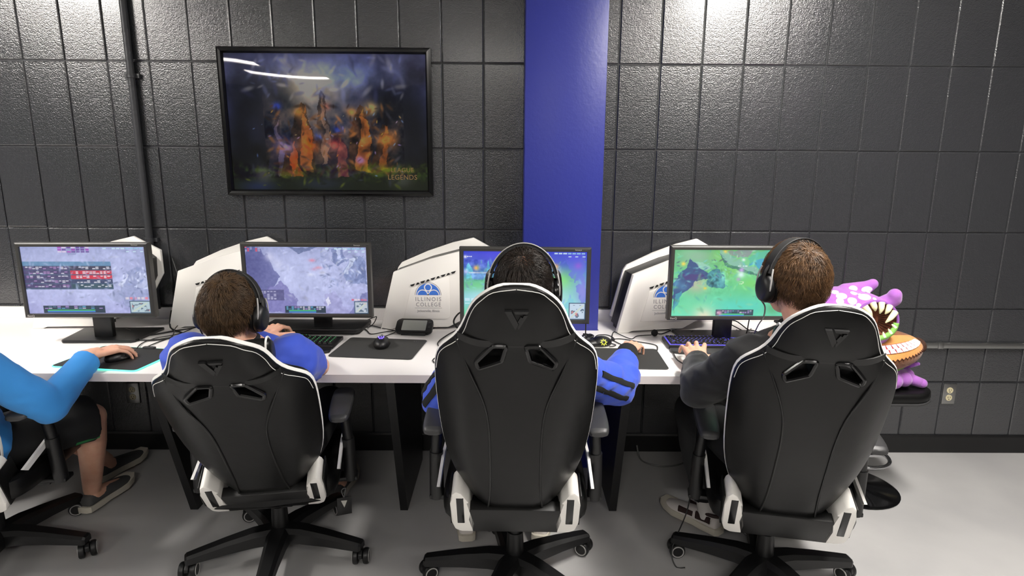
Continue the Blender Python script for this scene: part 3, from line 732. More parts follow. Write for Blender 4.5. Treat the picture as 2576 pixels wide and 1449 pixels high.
    for s in (-1, 1):
        po = [(.150, .035), (.172, .075), (.190, .086), (.204, .070), (.210, .03), (.210, -.065), (.200, -.100), (.180, -.112), (.132, -.112), (.143, -.07)]
        po = [(s*u, v) for u, v in po]
        hc = obj('hinge_cover', B().prism(po, -.012, .085, MB, bev=.007), m_white, t, smooth=40)
        obj('hinge_slot', B().prism([(s*(.178+dx), dv) for dx, dv in ((-.012, -.066), (.012, -.066), (.012, .056), (-.012, .056))], -.0135, -.006, MB, bev=.002), m_blackg, hc)
        obj('hinge_side', B().prism([(s*.209, -.085), (s*.2145, -.085), (s*.2145, .06), (s*.209, .06)], .0, .095, MB, bev=.002), m_leather, hc)
    # seat
    st = B(); rings = []
    for y, z, k in ((-.235, .0, .86), (-.2, .0, .96), (-.1, -.004, 1), (.1, .0, 1), (.22, .006, .98), (.265, -.012, .94), (.28, -.045, .9)):
        h = .25*k
        rings.append([(s*h, y, hz-.085+dz+z) for s, dz in ((-1, .0), (-1.02, .05), (-1, .095), (-.82, .105), (-.68, .072), (0, .066), (.68, .072), (.82, .105), (1, .095), (1.02, .05), (1, .0), (0, -.005))])
    obj('seat', st.loft(rings), m_leather, t, sub=1)
    for s in (-1, 1): obj('white_side', B().prism([(-.205, hz+.045), (-.18, hz+.03), (-.04, hz+.07), (.10, hz+.075), (.10, hz+.092), (-.05, hz+.092)], s*.252, s*.262, Matrix(((0, 0, 1, 0), (1, 0, 0, 0), (0, 1, 0, 0), (0, 0, 0, 1)))), m_wleather, t)
    obj('mechanism', B().box((0, -.03, hz-.098), (.16, .30, .03), bev=.006).box((.14, .0, hz-.115), (.16, .012, .012)), m_black, t)
    obj('gas_lift', B().cyl(bo+V((0, 0, .10)), bo+V((0, 0, .22)), .034, .030).cyl(bo+V((0, 0, .22)), bo+V((0, 0, hz-.10)), .0245), m_black, t)
    for s in (-1, 1):
        ar = obj('armrest', B().box((s*.26, -.03, hz-.08), (.10, .06, .018), bev=.005).cyl((s*.285, -.04, hz-.085), (s*.282, -.055, hz+.10), .026, .024).cyl((s*.282, -.055, hz+.10), (s*.270, -.07, hz+.24), .02), m_black, t)
        b = B(); rr = []
        for y, k, z in ((-.225, .6, -.012), (-.215, .82, -.004), (-.16, .95, 0), (-.05, 1, .004), (.03, 1, .004), (.055, .85, .002), (.062, .6, 0)):
            rr.append([(s*.268+.046*k*cx, y, hz+.255+z+.016*k*cz) for cx, cz in ((-1, -.6), (-.9, .6), (-.6, 1), (.6, 1), (.9, .6), (1, -.6), (.6, -1), (-.6, -1))])
        obj('arm_pad', b.loft(rr), m_dgrey, ar, sub=1)
    if tagged:
        tg = obj('hang_tag', B().box((.262, -.12, hz-.16), (.055, .004, .075), (0, 0, .2), bev=.001), m_black, t)
        obj('tag_mark', B().prism([(.25, hz-.135), (.274, hz-.135), (.262, hz-.165)], -.1245, -.1235), m_text, tg)
        obj('tag_cord', B().tube([(.262, -.12, hz-.125), (.252, -.11, hz-.10), (.268, -.11, hz-.09), (.262, -.12, hz-.125)], .002, 6, 3), m_grey, tg)
    # five-star base
    db = base_rz-rz
    bs = B(); bs.cyl(bo+V((0, 0, .075)), bo+V((0, 0, .135)), .046, .04, 24)
    base = obj('base_hub', bs, m_black, t)
    for k in range(5):
        a = db+k*2*math.pi/5; r = Matrix.Translation(bo) @ Matrix.Rotation(a, 4, 'Z')
        arm = B(); arm.loft([[r @ V((x, s*wd, z+dz)) for s, dz in ((-1, -th), (-1, th*.5), (-.6, th), (.6, th), (1, th*.5), (1, -th))] for x, wd, z, th in ((.02, .046, .105, .030), (.10, .038, .108, .028), (.2, .032, .100, .023), (.30, .028, .088, .018), (.338, .026, .083, .016), (.346, .020, .081, .012))])
        obj('base_arm', arm, m_black, t, smooth=25)
        ca = a+random.uniform(-1.2, 1.2) if k else a+.5
        m = Matrix.Translation(r @ V((.325, 0, 0))) @ Matrix.Rotation(ca, 4, 'Z')
        cs = B().cyl(m @ V((0, 0, .045)), m @ V((0, 0, .078)), .010, n=12)
        cs.prism([(-.030, .034), (-.026, .052), (-.010, .062), (.012, .062), (.028, .05), (.03, .036)], -.008, .008, m @ Matrix(((0, 0, 1, .012), (1, 0, 0, 0), (0, 1, 0, 0), (0, 0, 0, 1))) @ Matrix.Rotation(0, 4, 'X'), bev=.003)
        c_ = obj('caster', cs, m_black, t)
        for s in (-1, 1):
            wz = .0315; wh = B().lathe([(.006, 0), (.024, 0), (.030, .003), (.0315, .008), (.0315, .016), (.029, .021), (.024, .0225), (.006, .022)], 24, m @ Matrix.Translation((.012+s*.009, .0, wz)) @ Matrix.Rotation(s*math.pi/2, 4, 'Y'))
            w_ = obj('wheel', wh, m_black, c_, smooth=40)
            ri = B().lathe([(.0205, .0215), (.0245, .0215), (.0245, .0240), (.0205, .0240), (.0205, .0215)], 24, m @ Matrix.Translation((.012+s*.009, 0, wz)) @ Matrix.Rotation(s*math.pi/2, 4, 'Y'))
            obj('wheel_ring', ri, m_silver, c_)
    return t
m_silver = M('silver_grey_plastic', (176, 174, 172), .4)
chair((-2.02, 2.20), (-2.02, 2.20), R(8), .43, R(20), R(2), 'gaming chair at the left end of the desk, under the player in the sky-blue sleeve')
chair((-.925, 2.295), (-.912, 2.235), R(9.5), .385, R(34), R(-82), 'gaming chair tilted back behind the player with the blue shirt', tagged=True)
chair((.029, 2.075), (.029, 2.065), R(-1), .460, R(20.6), R(32), 'upright gaming chair in front of the blue column, hiding a dark-haired player')
chair((1.015, 2.16), (.965, 2.06), R(-12), .382, R(20), R(5), 'gaming chair turned behind the player in the black sweatshirt, near the plush toys')
# ------------------------------------------------------------------ people
def hand(b, wrist, fwd, up, side, curl=(.35, .5, .35), spread=.10, thumb=(.55, -.25), lift=0., sc=1.0):
    """side +1: right hand (thumb on the left); palm, four jointed fingers, thumb from the side of the palm"""
    f = V(fwd).normalized(); n = V(up); n = (n-f*n.dot(f)).normalized(); t = f.cross(n)*-side      # towards the thumb
    W = V(wrist); P = lambda x, y, z: W+(t*x+f*y+n*z)*sc
    kn = [(.033, .090, 0), (.011, .096, .003), (-.011, .092, .002), (-.031, .083, -.002)]
    for i, k in enumerate(kn):
        b.cap(P(k[0]*.62, .012, -.002), P(*k), .0145*sc, .0105*sc, 10)
    b.ell(P(0, .05, -.004), (.036*sc, .046*sc, .0135*sc), Matrix((t, f, n)).transposed())
    b.cap(P(0, -.03, 0), P(0, .02, -.001), .026*sc, .025*sc, 12)
    L = [(.043, .025, .020), (.047, .029, .021), (.043, .027, .020), (.034, .020, .018)]
    for i, (k, l) in enumerate(zip(kn, L)):
        p = P(*k); ang = -lift; az = spread*(1.5-i)*.75
        cu = [c*(1+.08*(i-1)) for c in curl]; rr = [.0092, .0084, .0076, .0066] if i < 3 else [.008, .0073, .0066, .0058]
        for j in range(3):
            ang += cu[j]
            d = (f*math.cos(az)+t*math.sin(az))*math.cos(ang)-n*math.sin(ang)
            q = p+d*l[j]*sc; b.cap(p, q, rr[j]*sc, rr[j+1]*sc, 10); p = q
    p = P(.022, .018, -.006); a, dn = thumb
    for j, (l, r0, r1) in enumerate(((.042, .0145, .0115), (.032, .0112, .0095), (.026, .0095, .0075))):
        aa = a-.22*j*0.6
        d = (f*math.cos(aa)+t*math.sin(aa))*math.cos(dn)+n*math.sin(dn)
        q = p+d*l*sc; b.cap(p, q, r0*sc, r1*sc, 10); p = q

def head_frame(pos, yaw, pitch, roll=0):
    return Matrix.Translation(pos) @ Euler((pitch, roll, yaw), 'XYZ').to_matrix().to_4x4()

def head(b, m, sc=1.0):
    r = m.to_3x3()
    e = lambda c, s: b.ell(m @ (V(c)*sc), tuple(x*sc for x in s), r)
    e((0, -.012, .03), (.076, .096, .088)); e((0, .03, -.035), (.062, .062, .078)); e((0, .045, -.085), (.036, .036, .028))
    e((0, .055, .03), (.062, .036, .05)); e((0, .092, -.012), (.0105, .014, .025)); e((0, .102, -.028), (.0135, .013, .0105))
    e((.045, .05, -.02), (.022, .028, .03)); e((-.045, .05, -.02), (.022, .028, .03))
    e((0, .089, -.058), (.024, .012, .0055)); e((0, .087, -.069), (.02, .012, .006)); e((0, .084, .038), (.05, .012, .012))
    for s in (-1, 1):
        e((s*.079, -.004, -.008), (.007, .021, .033)); e((s*.084, -.012, .0), (.008, .012, .022))

HC, HR = V((0, -.012, .012)), V((.0815, .1005, .112))
def hair(parent, m, mat, seed, n=9000, ln=.042, fluff=.008, crown=(0, -.062, .098), low=-.075, swirl=.4, sc=1.0):
    r = np.random.default_rng(seed)
    hc, hr = np.array(HC), np.array(HR)
    d = r.normal(size=(n*4, 3)); d /= np.linalg.norm(d, axis=1)[:, None]
    p = hc+d*hr
    def ok(p):
        x, y, z = p.T
        nape = low+.010*np.sin(x*400)*np.sin(z*310+y*200)+.035*np.clip((np.abs(x)-.03)/.03, 0, 1)
        return ((z > .06) & (y < .088)) | ((y < -.015) & (z > nape)) | ((y < .035) & (z > .005))
    p = p[ok(p)][:n]; n = len(p)
    nn = (p-hc)/hr**2; nn /= np.linalg.norm(nn, axis=1)[:, None]
    cr = np.array(crown); cn = (cr-hc)/hr; cr = hc+cn/np.linalg.norm(cn)*hr
    t = p-cr; dist = np.linalg.norm(t, axis=1)
    t -= nn*(t*nn).sum(1)[:, None]; t /= np.linalg.norm(t, axis=1)[:, None]+1e-6
    t = t+np.cross(nn, t)*swirl*np.exp(-dist/.06)[:, None]
    cl = np.array([[noise.noise(V(q*38)), noise.noise(V(q*38)+V((9, 0, 0))), noise.noise(V(q*38)+V((0, 9, 0)))] for q in p])
    t = t+cl*1.0+r.normal(size=(n, 3))*.28; t -= nn*(t*nn).sum(1)[:, None]; t /= np.linalg.norm(t, axis=1)[:, None]+1e-6
    L = ln*(.65+.6*r.random(n)); L *= np.clip(.55+(p[:, 2]+.08)/.12, .45, 1.0)
    K = 4; lift = fluff*(.25+1.3*r.random(n))*np.clip(.45+(p[:, 2]+.07)/.1, .35, 1.1)
    verts = np.zeros((n, K, 3, 3)); side = np.cross(nn, t)
    for k in range(K):
        s = k/(K-1); q = p+t*(L*s)[:, None]
        e = (q-hc)/hr; e /= np.linalg.norm(e, axis=1)[:, None]; q = hc+e*hr
        q += e*(.001+lift*math.sin(min(1, s*1.15)*math.pi*.5)*(1-.35*s))[:, None]
        w = .00095*(1-.75*s)
        verts[:, k, 0] = q+side*w; verts[:, k, 1] = q-side*w; verts[:, k, 2] = q+e*w*1.1
    mm = np.array(m)
    vv = (verts.reshape(-1, 3)*sc) @ mm[:3, :3].T+mm[:3, 3]
    off = OFF.get(parent.name)
    if off is not None: vv -= np.array(off)
    base = (np.arange(n)*K*3)[:, None, None]
    kk = np.arange(K-1)[None, :, None]*3; tri = np.array([[0, 1], [1, 2], [2, 0]])
    f = np.stack([np.stack([(base+kk+a)[..., 0], (base+kk+b_)[..., 0], (base+kk+3+b_)[..., 0], (base+kk+3+a)[..., 0]], -1) for a, b_ in tri], 2).reshape(-1, 4)
    b = B(); b.ell(HC, HR-V((.0025,)*3), u=56, v=44)
    cut = [v for v in b.bm.verts if not ok(np.array([v.co]))[0]]
    bmesh.ops.delete(b.bm, geom=cut, context='VERTS')
    bmesh.ops.transform(b.bm, matrix=m @ Matrix.Scale(sc, 4), verts=b.bm.verts)
    cap_o = obj('hair', b, mat, parent, smooth=180)
    me = bpy.data.meshes.new('hair_strands'); me.from_pydata(vv.tolist(), [], f.tolist()); me.materials.append(mat)
    me.polygons.foreach_set('use_smooth', [True]*len(me.polygons))
    o = bpy.data.objects.new('hair_strands', me); COL.objects.link(o); o.parent = cap_o; o['kind'] = 'stuff'
    return cap_o

def hair_mat(name, a, b_):
    m = M(name, a, .42, var=(55, b_, .3, .72), spec=.45)
    return m

def torso(b, J, g=0.):
    ax = (V(J['SR'])-V(J['SL'])).normalized(); P, N = V(J['P']), V(J['N']); up = (N-P).normalized(); fw = up.cross(ax).normalized()
    lean = V(J.get('bow', (0, 0, 0)))
    rings = []
    for s, a, d in ((-.14, .09, .07), (-.10, .150, .105), (0, .172, .125), (.2, .160, .118), (.4, .158, .112), (.6, .176, .120), (.76, .190, .112), (.88, .178, .092), (.96, .120, .076), (1.02, .062, .062)):
        if g and s > 1: continue
        if g and s > .9: s, a, d = .945, .105, .07
        c = P.lerp(N, s)+lean*math.sin(max(0, min(1, s))*math.pi)
        rings.append([c+ax*(a+g)*math.cos(q)+fw*(d+g)*math.sin(q) for q in [2*math.pi*k/22 for k in range(22)]])
    b.loft(rings)

def sleeve(b, pts, rad, n=18):
    """tapering tube with a flat open-looking end"""
    b.ell(pts[0], rad[0], u=16, v=12)
    for p, q, a, c in zip(pts, pts[1:], rad, rad[1:]):
        b.cyl(p, q, a, c, n)
    for p, a in zip(pts[1:-1], rad[1:-1]): b.ell(p, a, u=16, v=12)

def person(label, J, hands, shirt, cuffs, legs, shoes, hcol=None, yaw=0, pitch=0, hl=.042, fluff=.008, seed=1, srad=(.066, .060, .052, .045), hsc=1.0, crown=(0, -.062, .098), gs=.022, low=-.075, nh=9000, skin=None, wr=.006):
    P = V(J['P']); t = root('person', label, 'person', (P.x, P.y, 0), world=True)
    sk = skin or m_skin
    b = B(); torso(b, J)
    hm = head_frame(J['H'], yaw, pitch)
    b.cap(V(J['N'])-V((0, 0, .02)), hm @ V((0, -.022, -.06)), .062, .056)
    head(b, hm, hsc)
    for s in 'LR':
        S, E, W = V(J['S'+s]), V(J['E'+s]), V(J['W'+s])
        b.cap(S, E, .052, .041); b.cap(E, E.lerp(W, .35), .041, .040); b.cap(E.lerp(W, .35), W, .040, .026)
        hand(b, W, **hands[s])
        H, K, A = V(J['H'+s]), V(J['K'+s]), V(J['A'+s])
        b.cap(H, K, .083, .056); b.cap(K, K.lerp(A, .32), .054, .056); b.cap(K.lerp(A, .32), A, .056, .036)
        T = V(J['T'+s]); b.cap(A-V((0, 0, .03)), A.lerp(T, .8)-V((0, 0, .02)), .036, .03)
    obj('body', remesh(b, .0042, 3, .45), sk, t, smooth=180)
    for s in (-1, 1):
        obj('eye', B().ell(hm @ (V((s*.031, .081, .006))*hsc), .012), m_eye, t, smooth=180)
    hr = hair(t, hm, hcol, seed, n=nh, ln=hl, fluff=fluff, crown=crown, sc=hsc, low=low)
    # shirt
    b = B(); torso(b, J, gs)
    for s in 'LR':
        pts = [V(J['S'+s]), V(J['E'+s]), V(J['W'+s])]
        k = cuffs[s]                      # how far along the arm the sleeve goes (0..2)
        if k <= 1: pts = [pts[0], pts[0].lerp(pts[1], k)]; rd = (srad[0], srad[1])
        else: pts = [pts[0], pts[1], pts[1].lerp(pts[2], (k-1)*.55), pts[1].lerp(pts[2], k-1)]; rd = srad
        sleeve(b, pts, rd)
    bm = remesh(b, .0065, 6); wrinkle(bm, wr, 13, (.8, .8, 1.5), seed)
    sh = obj('shirt', bm, shirt, t, smooth=180)
    # trousers or shorts
    b = B()
    for s in 'LR':
        pts = [V(J['H'+s]), V(J['K'+s]), V(J['K'+s]).lerp(V(J['A'+s]), .5), V(J['K'+s]).lerp(V(J['A'+s]), .87)]
        k = legs[1]
        if k < 1: pts = [pts[0], pts[0].lerp(pts[1], k)]; rd = (.105, .098)
        else: rd = (.10, .076, .072, .062)
        sleeve(b, pts, rd)
    b.ell(P, (.185, .15, .12))
    bm = remesh(b, .009, 5); wrinkle(bm, .006, 7, (1, 1, 1), seed+3)
    tr = obj('trousers' if legs[1] >= 1 else 'shorts', bm, legs[0], t, smooth=180)
    for s in 'LR':
        A, T = V(J['A'+s]), V(J['T'+s]); d = (T-A); d.z = 0; d.normalize(); sd = V((-d.y, d.x, 0)); G = A.copy(); G.z = A.z-.088
        shoe(t, G-d*.045, d, sd, *shoes)
        if legs[1] >= 1 and len(shoes) > 2: pass
        if cuffs.get('sock'): obj('sock', B().cyl(A-V((0, 0, .03)), A.lerp(V(J['K'+s]), .24), .042, .045, 18), m_sock, t)
    return t, hm, sh, tr

def shoe(t, heel, d, sd, upper, sole, accent=None):
    """heel point on the floor, direction d"""
    def ring(y, wd, z0, z1, rise=0): return y, wd, z0, z1
    b = B(); rings = []
    for y, wd, h in ((-.012, .024, .062), (0, .034, .074), (.05, .036, .082), (.10, .038, .076), (.15, .044, .062), (.20, .047, .050), (.245, .040, .042), (.272, .022, .034)):
        rings.append([heel+d*y+sd*wd*cx+V((0, 0, .022+(h-.02)*cz)) for cx, cz in ((-1, 0), (-1.02, .35), (-.86, .75), (-.45, 1), (.45, 1), (.86, .75), (1.02, .35), (1, 0))])
    u = obj('shoe', b.loft(rings), upper, t, sub=1, smooth=180)
    b = B(); rings = []
    for y, wd in ((-.022, .02), (-.012, .034), (.05, .040), (.10, .038), (.15, .046), (.20, .051), (.25, .043), (.284, .022)):
        lift = .012*max(0, (y-.2)/.08)
        rings.append([heel+d*y+sd*wd*s+V((0, 0, z+lift)) for s, z in ((-1, .004), (-1.04, .016), (-1, .031), (1, .031), (1.04, .016), (1, .004))])
    obj('sole', b.loft(rings), sole, u, smooth=40)
    if accent:
        for s in (-1, 1):
            b = B()
            for y0, y1, z0, z1 in ((.012, .085, .05, .078), (.10, .17, .045, .066)):
                rr = []
                for k in range(5):
                    y = y0+(y1-y0)*k/4; wv = .0385+.006*max(0, (y-.1)/.08)
                    rr.append([heel+d*y+sd*s*(wv+o)+V((0, 0, z)) for o, z in ((.000, z0-.008*k/4), (.0025, z0), (.001, z1-.006*k/4), (-.004, z1))])
                b.loft(rr)
            obj('accent', b, accent, u, smooth=30)
        obj('shoe_collar', B().tube([heel+d*(.03+.045*math.cos(a))+sd*.034*math.sin(a)+V((0, 0, .088)) for a in [2*math.pi*k/12 for k in range(12)]], .008, 8, 2, closed=True), accent, u)

m_eye = M('eye', (220, 218, 214), .2)
m_sock = M('white_sock', (226, 222, 218), .85, bump=[(220, .4, .002)])
m_polo = M('royal_blue_polo', (50, 78, 192), .75, bump=[(500, .15, .001)], sheen=.15)
m_jacket = M('royal_blue_jacket', (54, 86, 206), .62, bump=[(400, .12, .001)], sheen=.15)
m_sky = M('sky_blue_sleeve', (52, 140, 214), .8, bump=[(500, .2, .001)], sheen=.1)
m_sweat = M('charcoal_sweatshirt', (30, 30, 31), .9, bump=[(350, .3, .0012)], sheen=.2)
m_pants = M('black_trousers', (17, 18, 19), .85, bump=[(300, .2, .001)])
m_shoew = M('white_trainer', (218, 212, 208), .6, bump=[(120, .1, .001)])
m_shoea = M('dark_brown_trainer_panel', (48, 30, 28), .6)
m_shoeg = M('grey_trainer', (74, 74, 74), .7, bump=[(140, .2, .001)])
m_sole = M('pale_sole', (196, 190, 176), .6)
m_hair2 = hair_mat('brown_hair', (104, 80, 55), (54, 40, 27))
m_hair3 = hair_mat('dark_hair', (48, 38, 30), (22, 17, 14))
m_hair4 = hair_mat('light_brown_hair', (122, 90, 60), (66, 47, 31))
flat = dict(up=(0, 0, 1))

# the player whose arm reaches in from the left
J1 = dict(P=(-2.02, 2.10, .53), N=(-2.00, 1.90, 1.02), H=(-2.0, 1.97, 1.17), SL=(-2.19, 1.92, .97), SR=(-1.81, 1.91, .96), EL=(-2.36, 2.15, .80), ER=(-1.675, 2.115, .685), WL=(-2.33, 2.42, .80), WR=(-1.665, 2.365, .800),
          HL=(-2.15, 2.12, .52), HR=(-1.95, 2.12, .52), KL=(-2.12, 2.50, .52), KR=(-1.755, 2.44, .50), AL=(-1.99, 2.82, .105), AR=(-1.885, 2.56, .10), TL=(-1.95, 3.0, .03), TR=(-1.86, 2.80, .03))
p1, hm1, sh1, tr1 = person('person in sky-blue long sleeve and black shorts, hand on a mouse, far left', J1,
    dict(L=dict(fwd=(.2, 1, 0), side=-1, **flat), R=dict(fwd=(.55, .83, .02), side=1, curl=(.35, .45, .3), spread=.12, **flat)), m_sky, dict(L=1.75, R=1.90), (m_pants, .98), (m_shoeg, m_sole), m_hair2, seed=11, nh=2500, srad=(.07, .064, .054, .046))

# the player in the blue polo
J2 = dict(P=(-.93, 2.26, .50), N=(-.95, 2.035, .955), H=(-.955, 2.07, 1.052), SL=(-1.11, 2.06, .89), SR=(-.755, 2.05, .885), EL=(-1.15, 2.31, .785), ER=(-.732, 2.27, .788), WL=(-1.070, 2.585, .815), WR=(-.90, 2.47, .80),
          HL=(-1.03, 2.28, .47), HR=(-.83, 2.28, .47), KL=(-1.09, 2.60, .50), KR=(-.80, 2.60, .50), AL=(-1.10, 2.68, .10), AR=(-.80, 2.66, .10), TL=(-1.12, 2.9, .03), TR=(-.79, 2.88, .03))
p2, hm2, sh2, tr2 = person('person with short brown hair in a royal blue polo, leaning over a green-lit keyboard', J2,
    dict(L=dict(fwd=(.24, .96, .20), side=-1, curl=(.55, .7, .4), spread=.12, thumb=(.8, -.2), sc=1.05, **flat), R=dict(fwd=(-.38, .92, .0), side=1, curl=(.5, .75, .45), spread=.10, **flat)), m_polo, dict(L=.82, R=.66), (m_pants, 1), (m_shoeg, m_sole), m_hair2, yaw=R(-6), pitch=R(-8), seed=2, srad=(.088, .066, .05, .045), hl=.050, fluff=.016, wr=.011, low=-.060)

# the dark-haired player hidden by the middle chair
J3 = dict(P=(.03, 2.02, .55), N=(.042, 1.90, 1.005), H=(.047, 1.955, 1.168), SL=(-.145, 1.945, .895), SR=(.215, 1.955, .885), EL=(-.238, 2.075, .735), ER=(.405, 2.175, .745), WL=(-.14, 2.40, .80), WR=(.500, 2.465, .798),
          HL=(-.07, 2.05, .54), HR=(.13, 2.05, .54), KL=(-.15, 2.48, .52), KR=(.17, 2.48, .52), AL=(-.175, 2.37, .095), AR=(.145, 2.37, .095), TL=(-.20, 2.6, .03), TR=(.19, 2.6, .03))
p3, hm3, sh3, tr3 = person('dark-haired person in a black-striped blue jacket, mostly hidden by the upright chair', J3,
    dict(L=dict(fwd=(.1, 1, 0), side=-1, **flat), R=dict(fwd=(.42, .9, .02), side=1, curl=(.4, .55, .35), spread=.14, **flat)), m_jacket, dict(L=1.86, R=1.66), (m_pants, 1), (m_shoew, m_sole), m_hair3, pitch=R(-14), seed=3, srad=(.072, .070, .068, .052), wr=.011, hl=.042, fluff=.014, crown=(-.004, -.075, .085))

# the player in the charcoal sweatshirt
J4 = dict(P=(1.0, 2.11, .53), N=(.98, 1.935, 1.035), H=(.935, 1.985, 1.187), SL=(.815, 1.985, .935), SR=(1.135, 1.99, .955), EL=(.703, 2.135, .755), ER=(1.20, 2.24, .79), WL=(.752, 2.345, .802), WR=(1.16, 2.45, .80),
          HL=(.89, 2.12, .53), HR=(1.10, 2.12, .53), KL=(.79, 2.47, .53), KR=(1.22, 2.46, .53), AL=(.868, 2.405, .10), AR=(1.215, 2.42, .095), TL=(.775, 2.525, .03), TR=(1.24, 2.65, .03))
p4, hm4, sh4, tr4 = person('person with light brown hair in a charcoal sweatshirt, hand spread over a purple-lit keyboard', J4,
    dict(L=dict(fwd=(.16, .98, .10), side=-1, curl=(.30, .60, .40), lift=.25, spread=.20, thumb=(1.05, -.10), sc=1.16, **flat), R=dict(fwd=(-.1, 1, 0), side=1, **flat)), m_sweat, dict(L=1.80, R=1.9, sock=1), (m_pants, 1), (m_shoew, m_sole, m_shoea), m_hair4, yaw=R(14), pitch=R(-4), seed=4, wr=.010, srad=(.072, .072, .060, .05), hl=.058, fluff=.017, low=-.052)

# clothing details
from mathutils.bvhtree import BVHTree
def snap(parent, pts):
    bmx = bmesh.new(); bmx.from_mesh(parent.data); bvh = BVHTree.FromBMesh(bmx); bmx.free(); off = OFF[parent.name]
    out = [bvh.find_nearest(V(p)-off) for p in pts]
    return [h[0]+off for h in out], [h[1] for h in out]
def strip(name, parent, pts, wd, nrm, mat, thick=.003):
    """a thin raised band along pts, nrm pointing off the cloth"""
    pts, nrm = snap(parent, pts); rings = []
    for i, p in enumerate(pts):
        d = (pts[min(i+1, len(pts)-1)]-pts[max(i-1, 0)]).normalized(); n = V(nrm[i] if hasattr(nrm[0], '__len__') else nrm).normalized(); s = d.cross(n).normalized()
        rings.append([p-s*wd-n*.006, p-s*wd+n*thick*.8, p+n*(thick+.002), p+s*wd+n*thick*.8, p+s*wd-n*.006])
    return obj(name, B().loft(rings), mat, parent, smooth=30)
def around(p0, p1, t, r, n, a0=0, a1=2*math.pi):
    p0, p1 = V(p0), V(p1); d = (p1-p0).normalized(); x = d.cross(V((0, 0, 1))).normalized(); y = x.cross(d)
    c = p0.lerp(p1, t)
    return [c+(x*math.cos(a0+(a1-a0)*k/n)+y*math.sin(a0+(a1-a0)*k/n))*r for k in range(n+1)]
# jacket: knitted cuff and two black stripes down the sleeve
E3, W3, S3 = V(J3['ER']), V(J3['WR']), V(J3['SR'])
obj('cuff', B().cyl(E3.lerp(W3, .60), E3.lerp(W3, .94), .050, .043, 22), m_pants, sh3)
def surf(p0, p1, r0, r1, ang, n=9):
    p0, p1 = V(p0), V(p1); d = (p1-p0).normalized(); x = d.cross(V((0, 0, 1))).normalized(); y = x.cross(d)
    nn = x*math.cos(ang)+y*math.sin(ang)
    return [p0.lerp(p1, k/n)+nn*(r0+(r1-r0)*k/n) for k in range(n+1)], nn
for off in (0, .62):
    o_ = V((.052, -.055, .025)) if off == 0 else V((.02, -.075, -.015))
    strip('sleeve_stripe', sh3, [S3.lerp(E3, .25+.8*k/9)+o_ for k in range(10)], .010, None, m_pants)
    q, nn = surf(J3['SL'], J3['EL'], .070, .071, 2.6+off)
    strip('sleeve_stripe', sh3, q, .012, nn, m_pants)
# polo: dark collar ring
obj('collar', B().tube([V(J2['N'])+V((.078*math.cos(a), .075*math.sin(a)+.01, -.006+.01*math.sin(a))) for a in [2*math.pi*k/16 for k in range(16)]], .016, 8, 2, closed=True), m_pants, sh2)
obj('collar', B().tube([V(J4['N'])+V((.080*math.cos(a), .075*math.sin(a)+.01, -.002+.012*math.sin(a))) for a in [2*math.pi*k/16 for k in range(16)]], .017, 8, 2, closed=True), m_pants, sh4)
# sweatshirt cuff rib, trouser print
E4, W4 = V(J4['EL']), V(J4['WL'])
obj('cuff', B().cyl(E4.lerp(W4, .80), E4.lerp(W4, .92), .050, .047, 22), m_sweat, sh4)
m_green = M('green_print', (44, 130, 72), .7)
q = V(J1['KR'])+V((.0, -.10, -.0)); 
strip('leg_print', tr1, [V(J1['HR']).lerp(V(J1['KR']), .62)+V((.085, .0, -.075)), V(J1['HR']).lerp(V(J1['KR']), .86)+V((.085, .0, -.072))], .009, (.7, 0, -.6), m_green)

# ------------------------------------------------------------------ headsets
def headset(m, label, cable, mic=None, sc=.985, tilt=R(8), style=0):
    t = root('headset', label, 'headphones', m.translation, world=True, group='black gaming headsets worn by the players')
    mm = m @ Matrix.Translation((0, -.004, -.004)) @ Matrix.Rotation(tilt, 4, 'X') @ Matrix.Scale(sc, 4)
    Q = lambda x, y, z: mm @ V((x, y, z))
    arc = [(math.pi*k/16) for k in range(17)]
    b = B(); rings = []
    for a in arc[1:-1]:
        rr = [( .105, -.020), (.105, .020), (.115, .016), (.116, 0), (.115, -.016)]
        rings.append([Q(r_*math.cos(a), y, .012+(r_+.024)*math.sin(a)) for r_, y in rr])
    obj('headband', b.loft(rings), m_matt, t, smooth=40)
    for s in (-1, 1):
        cup = B(); r3 = Matrix.Rotation(s*math.pi/2, 4, 'Y')
        cup.lathe([(.004, .128), (.026, .127), (.037, .122), (.043, .112), (.044, .100), (.040, .094), (.004, .094)], 26, mm @ Matrix.Translation((0, 0, -.014)) @ r3 @ Matrix.Diagonal((1.12, .92, 1, 1)))
        c_ = obj('ear_cup', cup, m_blackg if style else m_black, t, smooth=40)
        cu = B().lathe([(.016, .074), (.034, .074), (.045, .080), (.047, .088), (.044, .096), (.016, .096)], 26, mm @ Matrix.Translation((0, 0, -.014)) @ r3 @ Matrix.Diagonal((1.12, .92, 1, 1)))
        obj('ear_cushion', cu, m_leather2, c_, smooth=50)
        obj('yoke', B().tube([Q(s*.108, -.028, .055), Q(s*.114, -.034, .03), Q(s*.1165, -.036, -.005), Q(s*.113, -.030, -.035)], .0028, 8, 4), m_silver, c_)
        obj('yoke', B().tube([Q(s*.108, .028, .055), Q(s*.114, .034, .03), Q(s*.1165, .036, -.005), Q(s*.113, .030, -.035)], .0028, 8, 4), m_silver, c_)
        obj('slider', B().tube([Q(s*.100, 0, .06), Q(s*.113, 0, .045), Q(s*.118, 0, .01)], .010, 8, 3), m_black, t)
    obj('band_trim', B().tube([Q(.1165*math.cos(a), -.018, .012+.1400*math.sin(a)) for a in arc[1:-1]], .0020, 6, 2), m_dgrey if style == 0 else m_silver, t)
    if mic: obj('microphone', B().tube([Q(*q) for q in mic], .0035, 8, 4), m_black, t)
    if cable: obj('cable', B().tube([Q(-.115, 0, -.058)]+[V(q) for q in cable], .0026, 8, 5), m_cable, t)
    return t
